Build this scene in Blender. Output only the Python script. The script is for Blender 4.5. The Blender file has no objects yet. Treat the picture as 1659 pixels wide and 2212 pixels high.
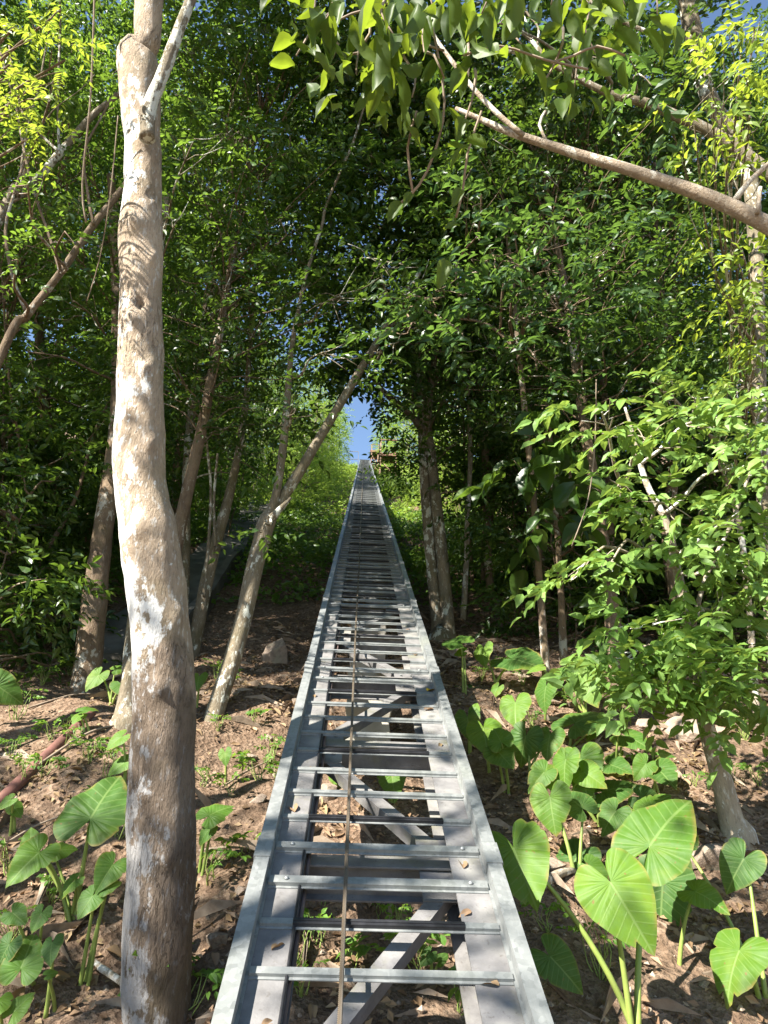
import bpy, math, random
import numpy as np
from mathutils import Vector, Matrix
R = math.radians
SC = bpy.context.scene
COL = SC.collection
rnd = random.Random(7)
nrg = np.random.default_rng(11)

# ------------------------------------------------------------------ camera
FPX, CX, CY = 1534.0, 829.5, 1106.0          # photo measured on a 1659 x 2212 grid
TH = R(27.0)                                  # slope of the track
ROLL = R(1.8)
T = np.array([0, math.cos(TH), math.sin(TH)])
N = np.array([0, -math.sin(TH), math.cos(TH)])
X = np.array([1.0, 0, 0])

def basis(psi, p):
    r = np.array([math.cos(psi), -math.sin(psi), 0])
    F = np.array([math.sin(psi)*math.cos(p), math.cos(psi)*math.cos(p), math.sin(p)])
    U = np.array([-math.sin(psi)*math.sin(p), -math.cos(psi)*math.sin(p), math.cos(p)])
    r2 = r*math.cos(ROLL) + U*math.sin(ROLL)
    u2 = U*math.cos(ROLL) - r*math.sin(ROLL)
    return r2, u2, F
psi, pit = 0.035, TH-R(5.5)
vx, vy = (787-CX)/FPX, (CY-956)/FPX
for _ in range(60):
    r2, u2, F = basis(psi, pit)
    ex = (T@r2)/(T@F)-vx; ey = (T@u2)/(T@F)-vy
    psi += ex; pit += ey
CR, CU, CF = basis(psi, pit)

def ray(px, py):
    return CF + CR*(px-CX)/FPX + CU*(CY-py)/FPX
def P(px, py, d): return ray(px, py)*d                 # at depth d along the optical axis
def PF(px, py, fwd):                                   # at a distance fwd along world Y
    v = ray(px, py); return v*(fwd/v[1])

# track frame: metres; width between outer rail edges is 1.1
hL, hR = ray(455, 2212), ray(1197, 2212)
pl = hL*(-1/(hL@N)); pr = hR*(-1/(hR@N))
H = 1.1/(pr[0]-pl[0])
XC = H*(pl[0]+pr[0])/2
O = -H*N + X*XC
def TP(x, s, n): return O + X*x + T*s + N*n
def track_s(px, py, n=0.0):
    v = ray(px, py); t = (-(H)+n)/(v@N); return float((v*t)@T)
def depth_to_px(p):
    d = p@CF; return CX+FPX*(p@CR)/d, CY-FPX*(p@CU)/d, d

cam = bpy.data.cameras.new('camera'); cam.sensor_fit = 'HORIZONTAL'; cam.sensor_width = 36
cam.lens = FPX/1659*36; cam.clip_start = .05; cam.clip_end = 3000
co = bpy.data.objects.new('camera', cam); COL.objects.link(co)
B = -CF
co.matrix_world = Matrix(((CR[0], CU[0], B[0], 0), (CR[1], CU[1], B[1], 0), (CR[2], CU[2], B[2], 0), (0, 0, 0, 1)))
SC.camera = co

# ------------------------------------------------------------------ light
SUN_EL, SUN_AZ = R(41), R(232)
w = bpy.data.worlds.new('World'); SC.world = w; w.use_nodes = True
nt = w.node_tree; bg = nt.nodes['Background']
sky = nt.nodes.new('ShaderNodeTexSky'); sky.sky_type = 'NISHITA'; sky.sun_disc = False
sky.sun_elevation = SUN_EL; sky.sun_rotation = SUN_AZ; sky.air_density = 1.0; sky.dust_density = 0; sky.ozone_density = 1.7
nt.links.new(sky.outputs[0], bg.inputs[0]); bg.inputs[1].default_value = .072
sv = np.array([math.sin(SUN_AZ)*math.cos(SUN_EL), math.cos(SUN_AZ)*math.cos(SUN_EL), math.sin(SUN_EL)])
sl = bpy.data.lights.new('sun', 'SUN'); sl.energy = 5.0; sl.angle = R(.5); sl.color = (1, .95, .86)
so = bpy.data.objects.new('sun', sl); COL.objects.link(so)
so.rotation_euler = Vector(sv).to_track_quat('Z', 'Y').to_euler(); so.location = (-8, -10, 30)
SC.view_settings.view_transform = 'Standard'; SC.view_settings.look = 'None'
SC.view_settings.exposure = 1.9; SC.view_settings.gamma = 1
SC.cycles.max_bounces = 7; SC.cycles.diffuse_bounces = 3; SC.cycles.glossy_bounces = 2
SC.cycles.transmission_bounces = 4; SC.cycles.transparent_max_bounces = 4
SC.cycles.caustics_reflective = False; SC.cycles.caustics_refractive = False

# ------------------------------------------------------------------ noise
def vnoise(x, y, z=0.0, seed=0):
    x = np.asarray(x, float); y = np.asarray(y, float); z = np.asarray(z, float)+0*x
    xi, yi, zi = np.floor(x).astype(np.int64), np.floor(y).astype(np.int64), np.floor(z).astype(np.int64)
    fx, fy, fz = x-xi, y-yi, z-zi
    fx, fy, fz = [f*f*(3-2*f) for f in (fx, fy, fz)]
    def h(a, b, c):
        n = (a*374761393 + b*668265263 + c*1274126177 + seed*974711) & 0x7fffffff
        n = ((n ^ (n >> 13))*1274126177) & 0x7fffffff
        return ((n ^ (n >> 16)) & 0xffff)/65535.0
    r = 0
    for dx in (0, 1):
        for dy in (0, 1):
            for dz in (0, 1):
                r = r + h(xi+dx, yi+dy, zi+dz)*(fx if dx else 1-fx)*(fy if dy else 1-fy)*(fz if dz else 1-fz)
    return r*2-1
def fbm(x, y, z=0, seed=0, o=3):
    a, r = 1.0, 0
    for k in range(o):
        r = r + a*vnoise(np.asarray(x)*2**k, np.asarray(y)*2**k, np.asarray(z)*2**k, seed+k*17); a *= .5
    return r
TANTH = math.tan(TH)
def gz(x, y):
    x = np.asarray(x, float); y = np.asarray(y, float)
    yy = np.where(y > 74, 74+(y-74)*.02, y)
    yy = np.where(yy < .5, .5+(yy-.5)*.35, yy)
    z = yy*TANTH - H/math.cos(TH) - 1.02
    z = z + .16*fbm(x*.45, y*.45, 0, 3) + .05*fbm(x*2.1, y*2.1, 0, 5, 2)
    side = np.clip(np.abs(x-XC)-2.2, 0, 30)
    z = z + np.clip((y-14)/12, 0, 1)*side*.10
    return z
def PG(px, py, up=0.0):
    v = ray(px, py); d = 1.2
    while d < 90:
        q = v*d
        if q[2] < gz(q[0], q[1])+up: break
        d += .03 if d < 12 else .1
    return v*d

# ------------------------------------------------------------------ node helpers
class NT:
    def __init__(s, name):
        s.m = bpy.data.materials.new(name); s.m.use_nodes = True; s.t = s.m.node_tree
        s.b = s.t.nodes['Principled BSDF']; s.out = s.t.nodes['Material Output']
    def n(s, typ, **kw):
        nd = s.t.nodes.new(typ)
        for k, v in kw.items():
            if k in nd.inputs: nd.inputs[k].default_value = v
            else: setattr(nd, k, v)
        return nd
    def l(s, a, b): s.t.links.new(a, b)
    def coord(s, kind='Object', scale=(1, 1, 1)):
        c = s.n('ShaderNodeTexCoord'); m = s.n('ShaderNodeMapping'); m.inputs['Scale'].default_value = scale
        s.l(c.outputs[kind], m.inputs['Vector']); return m.outputs[0]
    def noise(s, vec, scale, detail=4, rough=.55, dist=0):
        nd = s.n('ShaderNodeTexNoise'); nd.inputs['Scale'].default_value = scale; nd.inputs['Detail'].default_value = detail
        nd.inputs['Roughness'].default_value = rough; nd.inputs['Distortion'].default_value = dist
        s.l(vec, nd.inputs['Vector']); return nd.outputs['Fac']
    def ramp(s, fac, stops):
        nd = s.n('ShaderNodeValToRGB'); e = nd.color_ramp.elements
        while len(e) < len(stops): e.new(.5)
        for el, (p, c) in zip(e, stops):
            el.position = p; el.color = (*c, 1) if len(c) == 3 else c
        s.l(fac, nd.inputs[0]); return nd.outputs[0]
    def mix(s, fac, a, b, mode='MIX'):
        nd = s.n('ShaderNodeMix', data_type='RGBA', blend_type=mode)
        for i, v in ((0, fac), (6, a), (7, b)):
            if isinstance(v, (int, float)): nd.inputs[i].default_value = v
            elif isinstance(v, tuple): nd.inputs[i].default_value = (*v, 1)
            else: s.l(v, nd.inputs[i])
        return nd.outputs[2]
    def bump(s, h, strength=.5, dist=.02):
        nd = s.n('ShaderNodeBump'); nd.inputs['Strength'].default_value = strength; nd.inputs['Distance'].default_value = dist
        s.l(h, nd.inputs['Height']); s.l(nd.outputs[0], s.b.inputs['Normal'])
    def base(s, c):
        if isinstance(c, tuple): s.b.inputs['Base Color'].default_value = (*c, 1)
        else: s.l(c, s.b.inputs['Base Color'])
    def rough(s, v, spec=.4):
        s.b.inputs['Roughness'].default_value = v; s.b.inputs['Specular IOR Level'].default_value = spec

def g3(v): return (v, v, v)

def leaf_mat(name, c0, c1, c2, trans=.38, tcol=(.35, .5, .06), rough=.42, spec=.5, per='island'):
    m = NT(name)
    if per == 'island':
        g = m.n('ShaderNodeNewGeometry'); f = g.outputs['Random Per Island']
    else:
        g = m.n('ShaderNodeObjectInfo'); f = g.outputs['Random']
    col = m.ramp(f, [(0, c0), (.5, c1), (1, c2)])
    vec = m.coord('Object')
    col = m.mix(m.ramp(m.noise(vec, 1.1, 2), [(.35, g3(0)), (.65, g3(1))]), col, m.mix(1.0, col, (.72, .8, .62), 'MULTIPLY'))
    m.base(col); m.rough(rough, spec)
    tr = m.n('ShaderNodeBsdfTranslucent'); m.l(m.mix(.75, col, tcol), tr.inputs[0])
    mx = m.n('ShaderNodeMixShader'); mx.inputs[0].default_value = trans
    m.l(m.b.outputs[0], mx.inputs[1]); m.l(tr.outputs[0], mx.inputs[2]); m.l(mx.outputs[0], m.out.inputs[0])
    return m.m

def bark_mat(name, c0, c1, lichen=.5, lcol=(.72, .72, .68), crack=1.0, moss=.0, zs=.35, band=None):
    m = NT(name)
    v = m.coord('Object'); vs = m.coord('Object', (1, 1, zs))
    n1 = m.noise(vs, 14, 6, .65, .3); n2 = m.noise(v, 2.2, 3)
    col = m.mix(m.ramp(n1, [(.32, g3(0)), (.68, g3(1))]), c0, c1)
    col = m.mix(m.ramp(n2, [(.35, g3(0)), (.7, g3(.55))]), col, tuple(min(1, x*1.35) for x in c1))
    fine = m.noise(vs, 70, 5, .7)
    col = m.mix(m.ramp(fine, [(.3, g3(.5)), (.47, g3(0))]), col, tuple(x*.4 for x in c0))
    if moss:
        col = m.mix(m.ramp(m.noise(v, 3.1, 4), [(.5, g3(0)), (.72, g3(moss))]), col, (.11, .105, .035))
    if lichen:
        lf = m.n('ShaderNodeMath', operation='ADD'); m.l(m.noise(m.coord('Object', (1, 1, .6)), 13, 7, .68), lf.inputs[0])
        big = m.n('ShaderNodeMath', operation='MULTIPLY'); m.l(m.noise(v, 1.25, 2), big.inputs[0]); big.inputs[1].default_value = .9
        m.l(big.outputs[0], lf.inputs[1])
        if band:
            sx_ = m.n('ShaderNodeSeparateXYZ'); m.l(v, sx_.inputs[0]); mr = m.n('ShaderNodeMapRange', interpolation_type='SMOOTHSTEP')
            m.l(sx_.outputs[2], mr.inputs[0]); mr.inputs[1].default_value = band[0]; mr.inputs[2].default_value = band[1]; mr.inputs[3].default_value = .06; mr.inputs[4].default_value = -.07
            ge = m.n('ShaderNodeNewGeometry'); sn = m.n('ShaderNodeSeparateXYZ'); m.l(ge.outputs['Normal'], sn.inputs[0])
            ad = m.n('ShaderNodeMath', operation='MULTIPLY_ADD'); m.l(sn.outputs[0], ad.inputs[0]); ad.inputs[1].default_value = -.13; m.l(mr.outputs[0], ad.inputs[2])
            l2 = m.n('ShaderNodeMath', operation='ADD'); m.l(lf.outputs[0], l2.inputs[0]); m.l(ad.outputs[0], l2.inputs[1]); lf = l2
        a = 1.10-.075*lichen
        sb_ = m.n('ShaderNodeMath', operation='SUBTRACT'); m.l(lf.outputs[0], sb_.inputs[0]); sb_.inputs[1].default_value = a
        col = m.mix(m.ramp(sb_.outputs[0], [(.0, g3(0)), (.05, g3(1))]), col, lcol)
        sp = m.noise(vs, 34, 4, .65)
        col = m.mix(m.ramp(sp, [(.56, g3(0)), (.66, g3(.55*min(1, lichen)))]), col, tuple(x*.85 for x in lcol))
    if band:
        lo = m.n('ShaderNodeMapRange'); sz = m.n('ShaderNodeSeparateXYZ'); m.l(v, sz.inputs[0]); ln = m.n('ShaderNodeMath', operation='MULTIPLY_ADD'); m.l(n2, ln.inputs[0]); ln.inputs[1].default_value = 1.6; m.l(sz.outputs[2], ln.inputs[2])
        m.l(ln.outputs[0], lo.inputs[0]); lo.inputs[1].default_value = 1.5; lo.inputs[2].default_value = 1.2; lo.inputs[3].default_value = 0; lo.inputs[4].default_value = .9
        col = m.mix(lo.outputs[0], col, m.mix(1.0, col, (.36, .35, .36), 'MULTIPLY'))  # greyer lower bark, with its shade also painted into the colour
    crk = m.noise(m.coord('Object', (1, 1, .16)), 24, 4, .6, .4)
    ca = m.n('ShaderNodeMath', operation='SUBTRACT'); m.l(crk, ca.inputs[0]); ca.inputs[1].default_value = .5
    cb = m.n('ShaderNodeMath', operation='ABSOLUTE'); m.l(ca.outputs[0], cb.inputs[0])
    cm = m.ramp(cb.outputs[0], [(0, g3(1)), (.022, g3(0))])
    cw = m.mix(1.0, cm, m.ramp(m.noise(v, 1.7, 3), [(.45, g3(0)), (.68, g3(.6 if band else .35))]), 'MULTIPLY')
    col = m.mix(cw, col, tuple(x*.22 for x in c0))
    m.base(col); m.rough(.85, .2)
    hh = m.n('ShaderNodeMath', operation='ADD'); m.l(n1, hh.inputs[0]); m.l(fine, hh.inputs[1])
    h2 = m.n('ShaderNodeMath', operation='MULTIPLY_ADD'); m.l(cw, h2.inputs[0]); h2.inputs[1].default_value = -.9; m.l(hh.outputs[0], h2.inputs[2])
    m.bump(h2.outputs[0], .8*crack, .025)
    return m.m

def simple_noise_mat(name, c0, c1, scale=6, rough=.8, spec=.3, metal=0, bump=.3, bscale=None, c2=None, kind='Object', sc=(1, 1, 1)):
    m = NT(name); v = m.coord(kind, sc)
    n = m.noise(v, scale, 6, .6)
    col = m.ramp(n, [(.3, c0), (.7, c1)])
    if c2:
        col = m.mix(m.ramp(m.noise(v, scale*.27, 4), [(.52, g3(0)), (.7, g3(1))]), col, c2)
    if name == 'grey_primer_paint':
        col = m.mix(m.ramp(m.noise(v, 2.3, 5, .7), [(.55, g3(0)), (.72, g3(.6))]), col, (.17, .17, .075))
        col = m.mix(m.ramp(m.noise(v, 38, 4, .7), [(.60, g3(0)), (.68, g3(.55))]), col, (.09, .08, .07))
    m.base(col); m.rough(rough, spec); m.b.inputs['Metallic'].default_value = metal
    if bump: m.bump(m.noise(v, bscale or scale*4, 5, .65), bump, .01)
    return m.m

# ------------------------------------------------------------------ materials
M = {}
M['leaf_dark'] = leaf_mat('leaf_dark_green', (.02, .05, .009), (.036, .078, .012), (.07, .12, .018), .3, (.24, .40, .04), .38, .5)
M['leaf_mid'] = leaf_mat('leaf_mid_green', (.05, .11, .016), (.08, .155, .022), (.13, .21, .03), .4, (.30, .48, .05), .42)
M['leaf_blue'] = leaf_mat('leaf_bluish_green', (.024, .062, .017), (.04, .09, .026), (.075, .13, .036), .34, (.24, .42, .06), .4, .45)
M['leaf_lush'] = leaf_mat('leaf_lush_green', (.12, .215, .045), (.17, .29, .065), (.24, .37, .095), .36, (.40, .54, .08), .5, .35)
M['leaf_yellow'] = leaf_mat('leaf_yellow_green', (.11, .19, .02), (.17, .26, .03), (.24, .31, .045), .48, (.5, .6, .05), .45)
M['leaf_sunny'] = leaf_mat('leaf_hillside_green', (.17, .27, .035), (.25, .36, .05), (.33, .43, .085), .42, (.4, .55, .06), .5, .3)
M['leaf_big'] = leaf_mat('leaf_large_overhead', (.045, .085, .014), (.07, .115, .018), (.11, .16, .024), .42, (.38, .5, .03), .5, .35)
M['leaf_weed'] = leaf_mat('leaf_weed', (.07, .16, .03), (.10, .21, .035), (.15, .27, .05), .4, (.35, .55, .05), .5, .3)
M['grass'] = leaf_mat('leaf_grass', (.10, .17, .04), (.15, .23, .05), (.22, .28, .08), .35, (.4, .5, .08), .6, .2)
M['dead'] = leaf_mat('leaf_dead', (.11, .065, .036), (.25, .155, .095), (.42, .29, .19), .12, (.3, .15, .06), .7, .2)

def taro_mat():
    m = NT('leaf_elephant_ear')
    oi = m.n('ShaderNodeObjectInfo')
    col = m.ramp(oi.outputs['Random'], [(0, (.036, .095, .018)), (.45, (.062, .14, .016)), (1, (.105, .195, .018))])
    uv = m.n('ShaderNodeUVMap'); sp = m.n('ShaderNodeSeparateXYZ'); m.l(uv.outputs[0], sp.inputs[0])
    def mth(op, a, b=None):
        nd = m.n('ShaderNodeMath', operation=op)
        for i, v in enumerate((a, b)):
            if v is None: continue
            if isinstance(v, (int, float)): nd.inputs[i].default_value = v
            else: m.l(v, nd.inputs[i])
        return nd.outputs[0]
    # u: which lateral vein, v: distance from the midrib
    fr = mth('FRACT', mth('MULTIPLY', mth('ADD', sp.outputs[0], 2.0), 7.0))
    pk = mth('MULTIPLY', mth('ABSOLUTE', mth('SUBTRACT', fr, .5)), 2.0)
    vein = m.ramp(pk, [(.0, g3(0)), (.80, g3(0)), (.95, g3(.6))])
    mid = m.ramp(sp.outputs[1], [(0, g3(1)), (.012, g3(.9)), (.022, g3(0))])
    nv = m.noise(m.coord('Object'), 26, 3)
    col = m.mix(m.ramp(nv, [(.35, g3(0)), (.7, g3(.35))]), col, (.10, .19, .06))
    col = m.mix(m.ramp(m.noise(m.coord('Object'), 4.5, 3), [(.55, g3(0)), (.75, g3(.5))]), col, (.19, .25, .03))
    spt = m.noise(m.coord('Object'), 33, 2); col = m.mix(m.ramp(spt, [(.70, g3(0)), (.73, g3(.85))]), col, (.16, .10, .03))
    veins = m.mix(1.0, vein, mid, 'LIGHTEN')
    rgb = m.n('ShaderNodeRGBToBW'); m.l(veins, rgb.inputs[0])
    col = m.mix(mth('MULTIPLY', rgb.outputs[0], .5), col, (.22, .31, .10))
    u2 = m.n('ShaderNodeUVMap', uv_map='Rim'); s2 = m.n('ShaderNodeSeparateXYZ'); m.l(u2.outputs[0], s2.inputs[0])
    rim = m.mix(1.0, m.ramp(s2.outputs[0], [(.90, g3(0)), (.985, g3(.8))]), m.ramp(m.noise(m.coord('Object'), 9, 3), [(.45, g3(.05)), (.65, g3(1))]), 'MULTIPLY')
    col = m.mix(rim, col, (.24, .18, .05))
    m.base(col); m.rough(.52, .2)
    hgt = mth('ADD', mth('MULTIPLY', rgb.outputs[0], .6), mth('MULTIPLY', nv, .6)); m.bump(hgt, .35, .006)
    tr = m.n('ShaderNodeBsdfTranslucent'); m.l(m.mix(.6, col, (.36, .5, .03)), tr.inputs[0])
    mx = m.n('ShaderNodeMixShader'); mx.inputs[0].default_value = .3
    m.l(m.b.outputs[0], mx.inputs[1]); m.l(tr.outputs[0], mx.inputs[2]); m.l(mx.outputs[0], m.out.inputs[0])
    return m.m
M['taro'] = taro_mat()
M['stalk'] = simple_noise_mat('stalk_green', (.16, .23, .05), (.27, .33, .08), 9, .45, .4, 0, .1)
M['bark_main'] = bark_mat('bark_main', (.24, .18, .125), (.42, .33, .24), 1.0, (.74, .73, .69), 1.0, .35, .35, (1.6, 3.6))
M['bark_lichen'] = bark_mat('bark_lichen', (.11, .09, .06), (.22, .18, .125), .9, (.6, .6, .52), .8, .5)
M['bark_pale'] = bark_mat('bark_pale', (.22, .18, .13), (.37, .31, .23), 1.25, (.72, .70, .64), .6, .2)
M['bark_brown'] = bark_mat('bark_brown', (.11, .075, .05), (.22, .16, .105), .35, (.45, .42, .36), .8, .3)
M['bark_branch'] = bark_mat('bark_branch', (.20, .155, .11), (.36, .285, .205), .9, (.6, .55, .45), .8, .0, 1)
M['twig'] = simple_noise_mat('twig_grey', (.19, .14, .10), (.36, .29, .22), 12, .85, .2)

def ground_mat():
    m = NT('soil_with_litter'); v = m.coord('Object')
    n1 = m.noise(v, 1.3, 6, .6); n2 = m.noise(v, 9, 6, .65); n3 = m.noise(v, 55, 4, .6)
    col = m.ramp(n2, [(.3, (.075, .05, .033)), (.5, (.16, .108, .072)), (.72, (.28, .20, .14))])
    vo = m.n('ShaderNodeTexVoronoi'); vo.inputs['Scale'].default_value = 26; vo.inputs['Randomness'].default_value = 1
    m.l(v, vo.inputs['Vector'])
    lit = m.ramp(vo.outputs['Color'], [(.1, (.11, .07, .045)), (.5, (.24, .16, .108)), (.9, (.38, .28, .20))])
    col = m.mix(m.ramp(n1, [(.42, g3(.1)), (.62, g3(.75))]), col, lit)
    col = m.mix(m.ramp(n3, [(.3, g3(.7)), (.5, g3(0))]), col, (.05, .03, .02))
    m.base(col); m.rough(.95, .1)
    a = m.n('ShaderNodeMath', operation='ADD'); m.l(n3, a.inputs[0]); m.l(vo.outputs['Distance'], a.inputs[1])
    m.bump(a.outputs[0], .9, .03)
    return m.m
M['ground'] = ground_mat()

def galv():
    m = NT('galvanised_steel'); v = m.coord('Object')
    vo = m.n('ShaderNodeTexVoronoi'); vo.inputs['Scale'].default_value = 42; m.l(v, vo.inputs['Vector'])
    sp = m.ramp(vo.outputs['Color'], [(.1, (.16, .172, .17)), (.9, (.28, .293, .288))])
    n = m.noise(v, 3.2, 6, .7); st = m.noise(m.coord('Object', (1, .12, .12)), 26, 5, .7)
    col = m.mix(m.ramp(n, [(.35, g3(0)), (.75, g3(.7))]), sp, (.37, .375, .36))
    col = m.mix(m.ramp(st, [(.52, g3(0)), (.75, g3(.5))]), col, (.15, .16, .16))
    col = m.mix(m.ramp(m.noise(v, 1.3, 4), [(.58, g3(0)), (.78, g3(.35))]), col, (.25, .27, .15))
    m.base(col); m.rough(.48, .5); m.b.inputs['Metallic'].default_value = .35
    m.bump(m.noise(v, 90, 3), .12, .004)
    return m.m
M['galv'] = galv()
M['paint'] = simple_noise_mat('grey_primer_paint', (.12, .115, .113), (.215, .207, .202), 9, .7, .3, 0, .25, 60, (.27, .26, .235))
M['rubber'] = simple_noise_mat('black_rubber', (.012, .012, .014), (.03, .03, .034), 20, .42, .5, 0, .15)
M['cable'] = None
mc = NT('wire_rope'); wv = mc.n('ShaderNodeTexWave', wave_type='BANDS', bands_direction='DIAGONAL'); wv.inputs['Scale'].default_value = 55
mc.l(mc.coord('Object', (3, 1, 1)), wv.inputs['Vector']); mc.base(mc.ramp(wv.outputs['Fac'], [(.1, (.06, .045, .03)), (.7, (.20, .155, .105))]))
mc.rough(.55, .5); mc.bump(wv.outputs['Fac'], .8, .004); M['cable'] = mc.m
M['conduit'] = simple_noise_mat('brown_conduit', (.07, .05, .045), (.14, .10, .09), 5, .5, .4, 0, .05)
M['rust'] = simple_noise_mat('rusty_pipe', (.10, .045, .035), (.20, .09, .07), 8, .7, .35, 0, .3, 40, (.24, .13, .09))
M['concrete'] = simple_noise_mat('concrete_weathered', (.33, .31, .27), (.55, .52, .46), 3.5, .9, .2, 0, .5, 24, (.22, .21, .15))
M['concrete_old'] = simple_noise_mat('concrete_old_path', (.10, .095, .085), (.19, .18, .165), 2.5, .9, .2, 0, .5, 20, (.07, .06, .04))
M['rock'] = simple_noise_mat('rock', (.18, .135, .10), (.38, .30, .235), 4, .9, .2, 0, .8, 14, (.30, .27, .2))
M['wood'] = simple_noise_mat('red_brown_timber', (.17, .09, .062), (.27, .15, .10), 6, .75, .25, 0, .3, 30, None, 'Object', (4, 4, .6))
M['wood_pale'] = simple_noise_mat('pale_timber', (.29, .185, .125), (.42, .285, .195), 6, .75, .25, 0, .3, 30, None, 'Object', (4, 4, .6))
M['wood_dark'] = simple_noise_mat('dark_timber', (.05, .032, .025), (.10, .065, .05), 6, .8, .2, 0, .3)
M['steel_dark'] = simple_noise_mat('dark_steel', (.10, .11, .13), (.17, .18, .2), 6, .6, .4, .2, .1)
M['yellow_leaf'] = simple_noise_mat('fallen_yellow_leaf', (.62, .36, .02), (.78, .5, .04), 20, .55, .3, 0, .1)

# ------------------------------------------------------------------ mesh helpers
class MB:
    def __init__(s): s.v = []; s.f = []
    def box8(s, pts):
        b = len(s.v); s.v += [tuple(p) for p in pts]
        for q in ((0, 3, 2, 1), (4, 5, 6, 7), (0, 1, 5, 4), (1, 2, 6, 5), (2, 3, 7, 6), (3, 0, 4, 7)): s.f.append(tuple(b+i for i in q))
    def tbox(s, x0, x1, s0, s1, n0, n1):
        s.box8([TP(x, q, n) for n in (n0, n1) for x, q in ((x0, s0), (x1, s0), (x1, s1), (x0, s1))])
    def box(s, x0, x1, y0, y1, z0, z1):
        s.box8([(x, y, z) for z in (z0, z1) for x, y in ((x0, y0), (x1, y0), (x1, y1), (x0, y1))])
    def bar(s, a, b, wd, hd, up=(0, 0, 1)):
        a, b = np.array(a, float), np.array(b, float); d = (b-a)/np.linalg.norm(b-a)
        u = np.array(up, float); sd = np.cross(d, u); sd /= np.linalg.norm(sd); u = np.cross(sd, d)
        s.box8([p+sd*i*wd/2+u*j*hd/2 for p in (a, b) for i, j in ((-1, -1), (1, -1), (1, 1), (-1, 1))])
    def tube(s, pts, rad, seg=8, noise=0.0, nscale=3.0, seed=0, cap=True, oct_=3):
        pts = np.array(pts, float); n = len(pts)
        tg = np.gradient(pts, axis=0); tg /= np.linalg.norm(tg, axis=1)[:, None]+1e-9
        ref = np.array([1.0, 0, 0]) if abs(tg[0][0]) < .8 else np.array([0, 1.0, 0])
        b = len(s.v); up = None
        for i in range(n):
            if up is None: u = ref-tg[i]*(ref@tg[i])
            else: u = up-tg[i]*(up@tg[i])
            u /= np.linalg.norm(u); up = u; sd = np.cross(tg[i], u)
            a = np.arange(seg)*2*math.pi/seg
            ring = np.cos(a)[:, None]*u+np.sin(a)[:, None]*sd
            r = rad[i]*np.ones(seg)
            if noise:
                q = pts[i]+ring*rad[i]
                r = r*(1+noise*fbm(q[:, 0]*nscale, q[:, 1]*nscale, q[:, 2]*nscale*.6, seed, oct_))
            s.v += [tuple(p) for p in pts[i]+ring*r[:, None]]
        for i in range(n-1):
            for k in range(seg):
                k2 = (k+1) % seg
                s.f.append((b+i*seg+k, b+i*seg+k2, b+(i+1)*seg+k2, b+(i+1)*seg+k))
        if cap:
            s.f.append(tuple(b+k for k in range(seg))[::-1]); s.f.append(tuple(b+(n-1)*seg+k for k in range(seg)))
    def build(s, name, mat, parent=None, smooth=False, bevel=0, origin=None):
        me = bpy.data.meshes.new(name)
        v = s.v
        if origin is not None: v = [(p[0]-origin[0], p[1]-origin[1], p[2]-origin[2]) for p in v]
        me.from_pydata(v, [], s.f); me.update()
        if smooth: me.polygons.foreach_set('use_smooth', np.ones(len(me.polygons), bool))
        me.materials.append(mat)
        o = bpy.data.objects.new(name, me); COL.objects.link(o)
        if origin is not None and parent is None: o.location = origin
        if parent: o.parent = parent
        if bevel:
            bv = o.modifiers.new('bevel', 'BEVEL'); bv.width = bevel; bv.segments = 2; bv.limit_method = 'ANGLE'
        return o

def tag(o, label=None, cat=None, group=None, kind=None):
    for k, v in (('label', label), ('category', cat), ('group', group), ('kind', kind)):
        if v: o[k] = v
    return o
def empty(name, loc, label, cat, group=None):
    o = bpy.data.objects.new(name, None); COL.objects.link(o); o.location = tuple(loc); o.empty_display_size = .1
    return tag(o, label, cat, group)
def copy_tree(o, parent=None):
    c = o.copy(); COL.objects.link(c)
    if parent: c.parent = parent
    for ch in list(o.children): copy_tree(ch, c)
    return c
def spline(pts, rad, step=.08):
    pts = np.array(pts, float); rad = np.array(rad, float); out = []; ro = []
    n = len(pts)
    for i in range(n-1):
        p0, p1, p2, p3 = pts[max(i-1, 0)], pts[i], pts[i+1], pts[min(i+2, n-1)]
        k = max(2, int(np.linalg.norm(p2-p1)/step))
        for j in range(k):
            t = j/k
            out.append(.5*((2*p1)+(-p0+p2)*t+(2*p0-5*p1+4*p2-p3)*t*t+(-p0+3*p1-3*p2+p3)*t**3)); ro.append(rad[i]*(1-t)+rad[i+1]*t)
    out.append(pts[-1]); ro.append(rad[-1]); return np.array(out), np.array(ro)

# leaf templates: (across, along, lift)
T_FAR = (np.array([(0, 0, 0), (.5, .42, .10), (0, 1, -.12), (-.5, .42, .10)]), [(0, 1, 2), (0, 2, 3)])
T_MID = (np.array([(0, 0, 0), (0, .5, 0), (0, 1, -.16), (-.40, .28, .09), (-.38, .62, .05), (.40, .28, .09), (.38, .62, .05)]),
         [(0, 1, 3), (3, 1, 4), (4, 1, 2), (1, 0, 5), (1, 5, 6), (2, 1, 6)])
def big_template():
    v, f = [], []; rows = 7
    for i in range(rows):
        t = i/(rows-1); wdt = .5*math.sin(math.pi*min(1, t**.8*.97+.03))**.8*(1 if t < .98 else 0)
        for s in (-1, -.5, 0, .5, 1):
            v.append((s*wdt, t, abs(s)*wdt*.35+.03*math.sin(t*9+s*2)-.25*t*t))
    for i in range(rows-1):
        for k in range(4):
            a = i*5+k; f.append((a, a+1, a+6, a+5))
    return np.array(v), f
T_BIG = big_template()

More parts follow.
